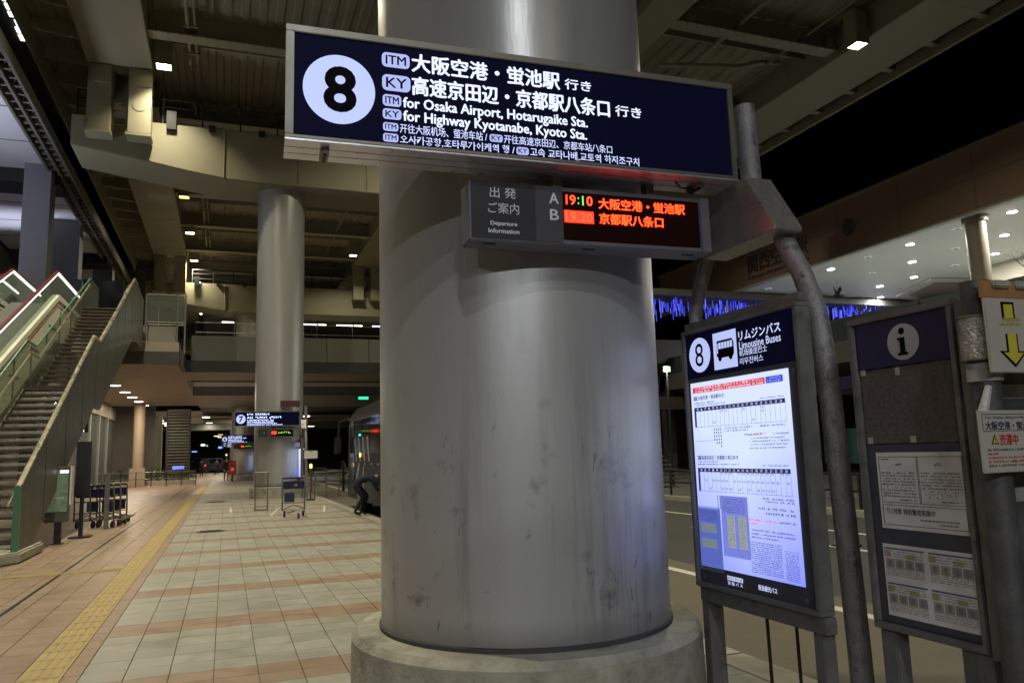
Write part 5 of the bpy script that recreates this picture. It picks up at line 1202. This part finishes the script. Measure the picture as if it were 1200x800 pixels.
# blue led curtain
t = thing('led_curtain', 'curtain of blue led strings hanging under the dark footbridge by the station', 'light decoration', (24, 40, 8.6))
rr = random.Random(1)
sm_ = [MB().box(-.04, -.03, 0, .04, .03, 1.0).mesh('light_string', M_ledblue), MB().box(-.04, -.03, 0, .04, .03, 1.0).mesh('light_string', glow('pale_blue_led', (.16, .18, 1), 1.0))]
for k in range(280):
    x = .1 + k * .072; L_ = rr.uniform(.25, .75)
    linkmesh('light_string', sm_[0 if rr.random() < .75 else 1], t, (x, rr.uniform(0, 2.5), 2.05 - L_ - rr.uniform(0, .7) * rr.random()), sc=(.22, 1, L_))
box('support_beam', M_night, t, -3, 0, 2.1, 24, 2, 2.5)
box('lit_shopfront', glow('shop_lights', (.9, .95, .9), 1.3), t, 12.5, 2.6, -.05, 15.5, 2.7, .25); box('lit_shopfront', glow('shop_yellow', (.9, .85, .4), 1.2), t, 18.5, 3.5, 1.75, 22, 3.6, 2.05)
# structures between road and station
t = thing('footbridge_structure', 'dark footbridge deck beyond the road with thin light lines', 'bridge', (20, 43.5, 6.9))
box('deck', M_night, t, -3, 0, 0, 24, 8, 1.6); box('lower_beam', M_nightb, t, -3, -1, -3, 24, 0, -2.2)
for k in range(6): box('column', M_nightb, t, -2 + k * 4.5, .5, -6.9, -1.4 + k * 4.5, 1.1, 0)
for x, z, w_ in ((1.5, .3, 2.2), (8.6, .8, 1.2), (9.5, -1.9, 1.0), (-1, -1.3, 1.6)): box('strip_light', M_tube, t, x, -.2, z, x + w_, -.1, z + .06)
t = thing('outdoor_stair', 'dark outdoor stair behind the timetable across the road', 'stairs', (15.5, 26, 0))
for k in range(14): box('stair_step', M_nightb, t, -.9, -k * .3 + 4, 2.5 - k * .17, 1.2, -k * .3 + 4.34, 2.56 - k * .17)
MB().prism([(-.2, -.1), (4.4, 2.6), (4.4, 3.7), (-.2, 1.0)], 'x', -1.0, -.94).build('parapet', mat('far_stair_panel', (.16, .16, .14), .5, var=.1), t)
MB().tube([(-.97, -.2, 1.05), (-.97, 4.4, 3.75)], .04, 6).build('handrail', M_rail, t)
t = thing('signal_lamp', 'small greenish lamp glowing above the outdoor stair', 'lamp', (17.0, 27.5, 4.6)); MB().cyl(0, 0, 0, .2, .14, 16).build('lens', glow('greenish_lamp', (.6, 1, .5), 2), t); ld = bpy.data.lights.new('l', 'POINT'); ld.energy = 120; ld.shadow_soft_size = .15; ld.color = (.85, 1, .8); lo = bpy.data.objects.new('lamp_light', ld); C.objects.link(lo); lo.parent = t; lo.location = (-.3, -.2, .1); MB().tube([(0, 0, -4.6), (0, 0, 0)], .05, 8).build('pole', M_dark, t)
t = thing('delineator_block', 'short white block standing on the far lane line', 'road marker', (9.2, 9.95, -.12)); box('block', M_white, t, -.12, -.1, 0, .16, .1, .36, bevel=.02); box('base', M_dark, t, -.16, -.14, 0, .2, .14, .03)
t = thing('roadside_rail', 'low guard rail along the far side of the road', 'guard rail', (13.4, 10, 0))
for k in range(20): MB().tube([(.1, k * 2, 0), (.1, k * 2, .8)], .04, 6).build('post', M_dark, t)
for z in (.4, .78): MB().tube([(.1, 0, z), (.1, 38, z)], .03, 6).build('rail', M_dark, t)
t = thing('far_side_shelter', 'dark roadside shelter behind the bent pipe', 'shelter', (18, 17, 0)); box('roof', M_navy2, t, -1.2, -1.5, 3.0, 1.4, 2.5, 3.4, bevel=.03)
for k in range(4): box('post', M_nightb, t, -1.1, -1.3 + k * 1.2, 0, -1.0, -1.2 + k * 1.2, 3.0)
box('panel', mat('teal_panel', (.02, .07, .08), .4, var=.1), t, -.9, -1.2, .9, -.8, 2.0, 1.9); box('sign', glow('tiny_red', (1, .15, .1), 1.5), t, -.95, .4, 1.2, -.92, .6, 1.6)
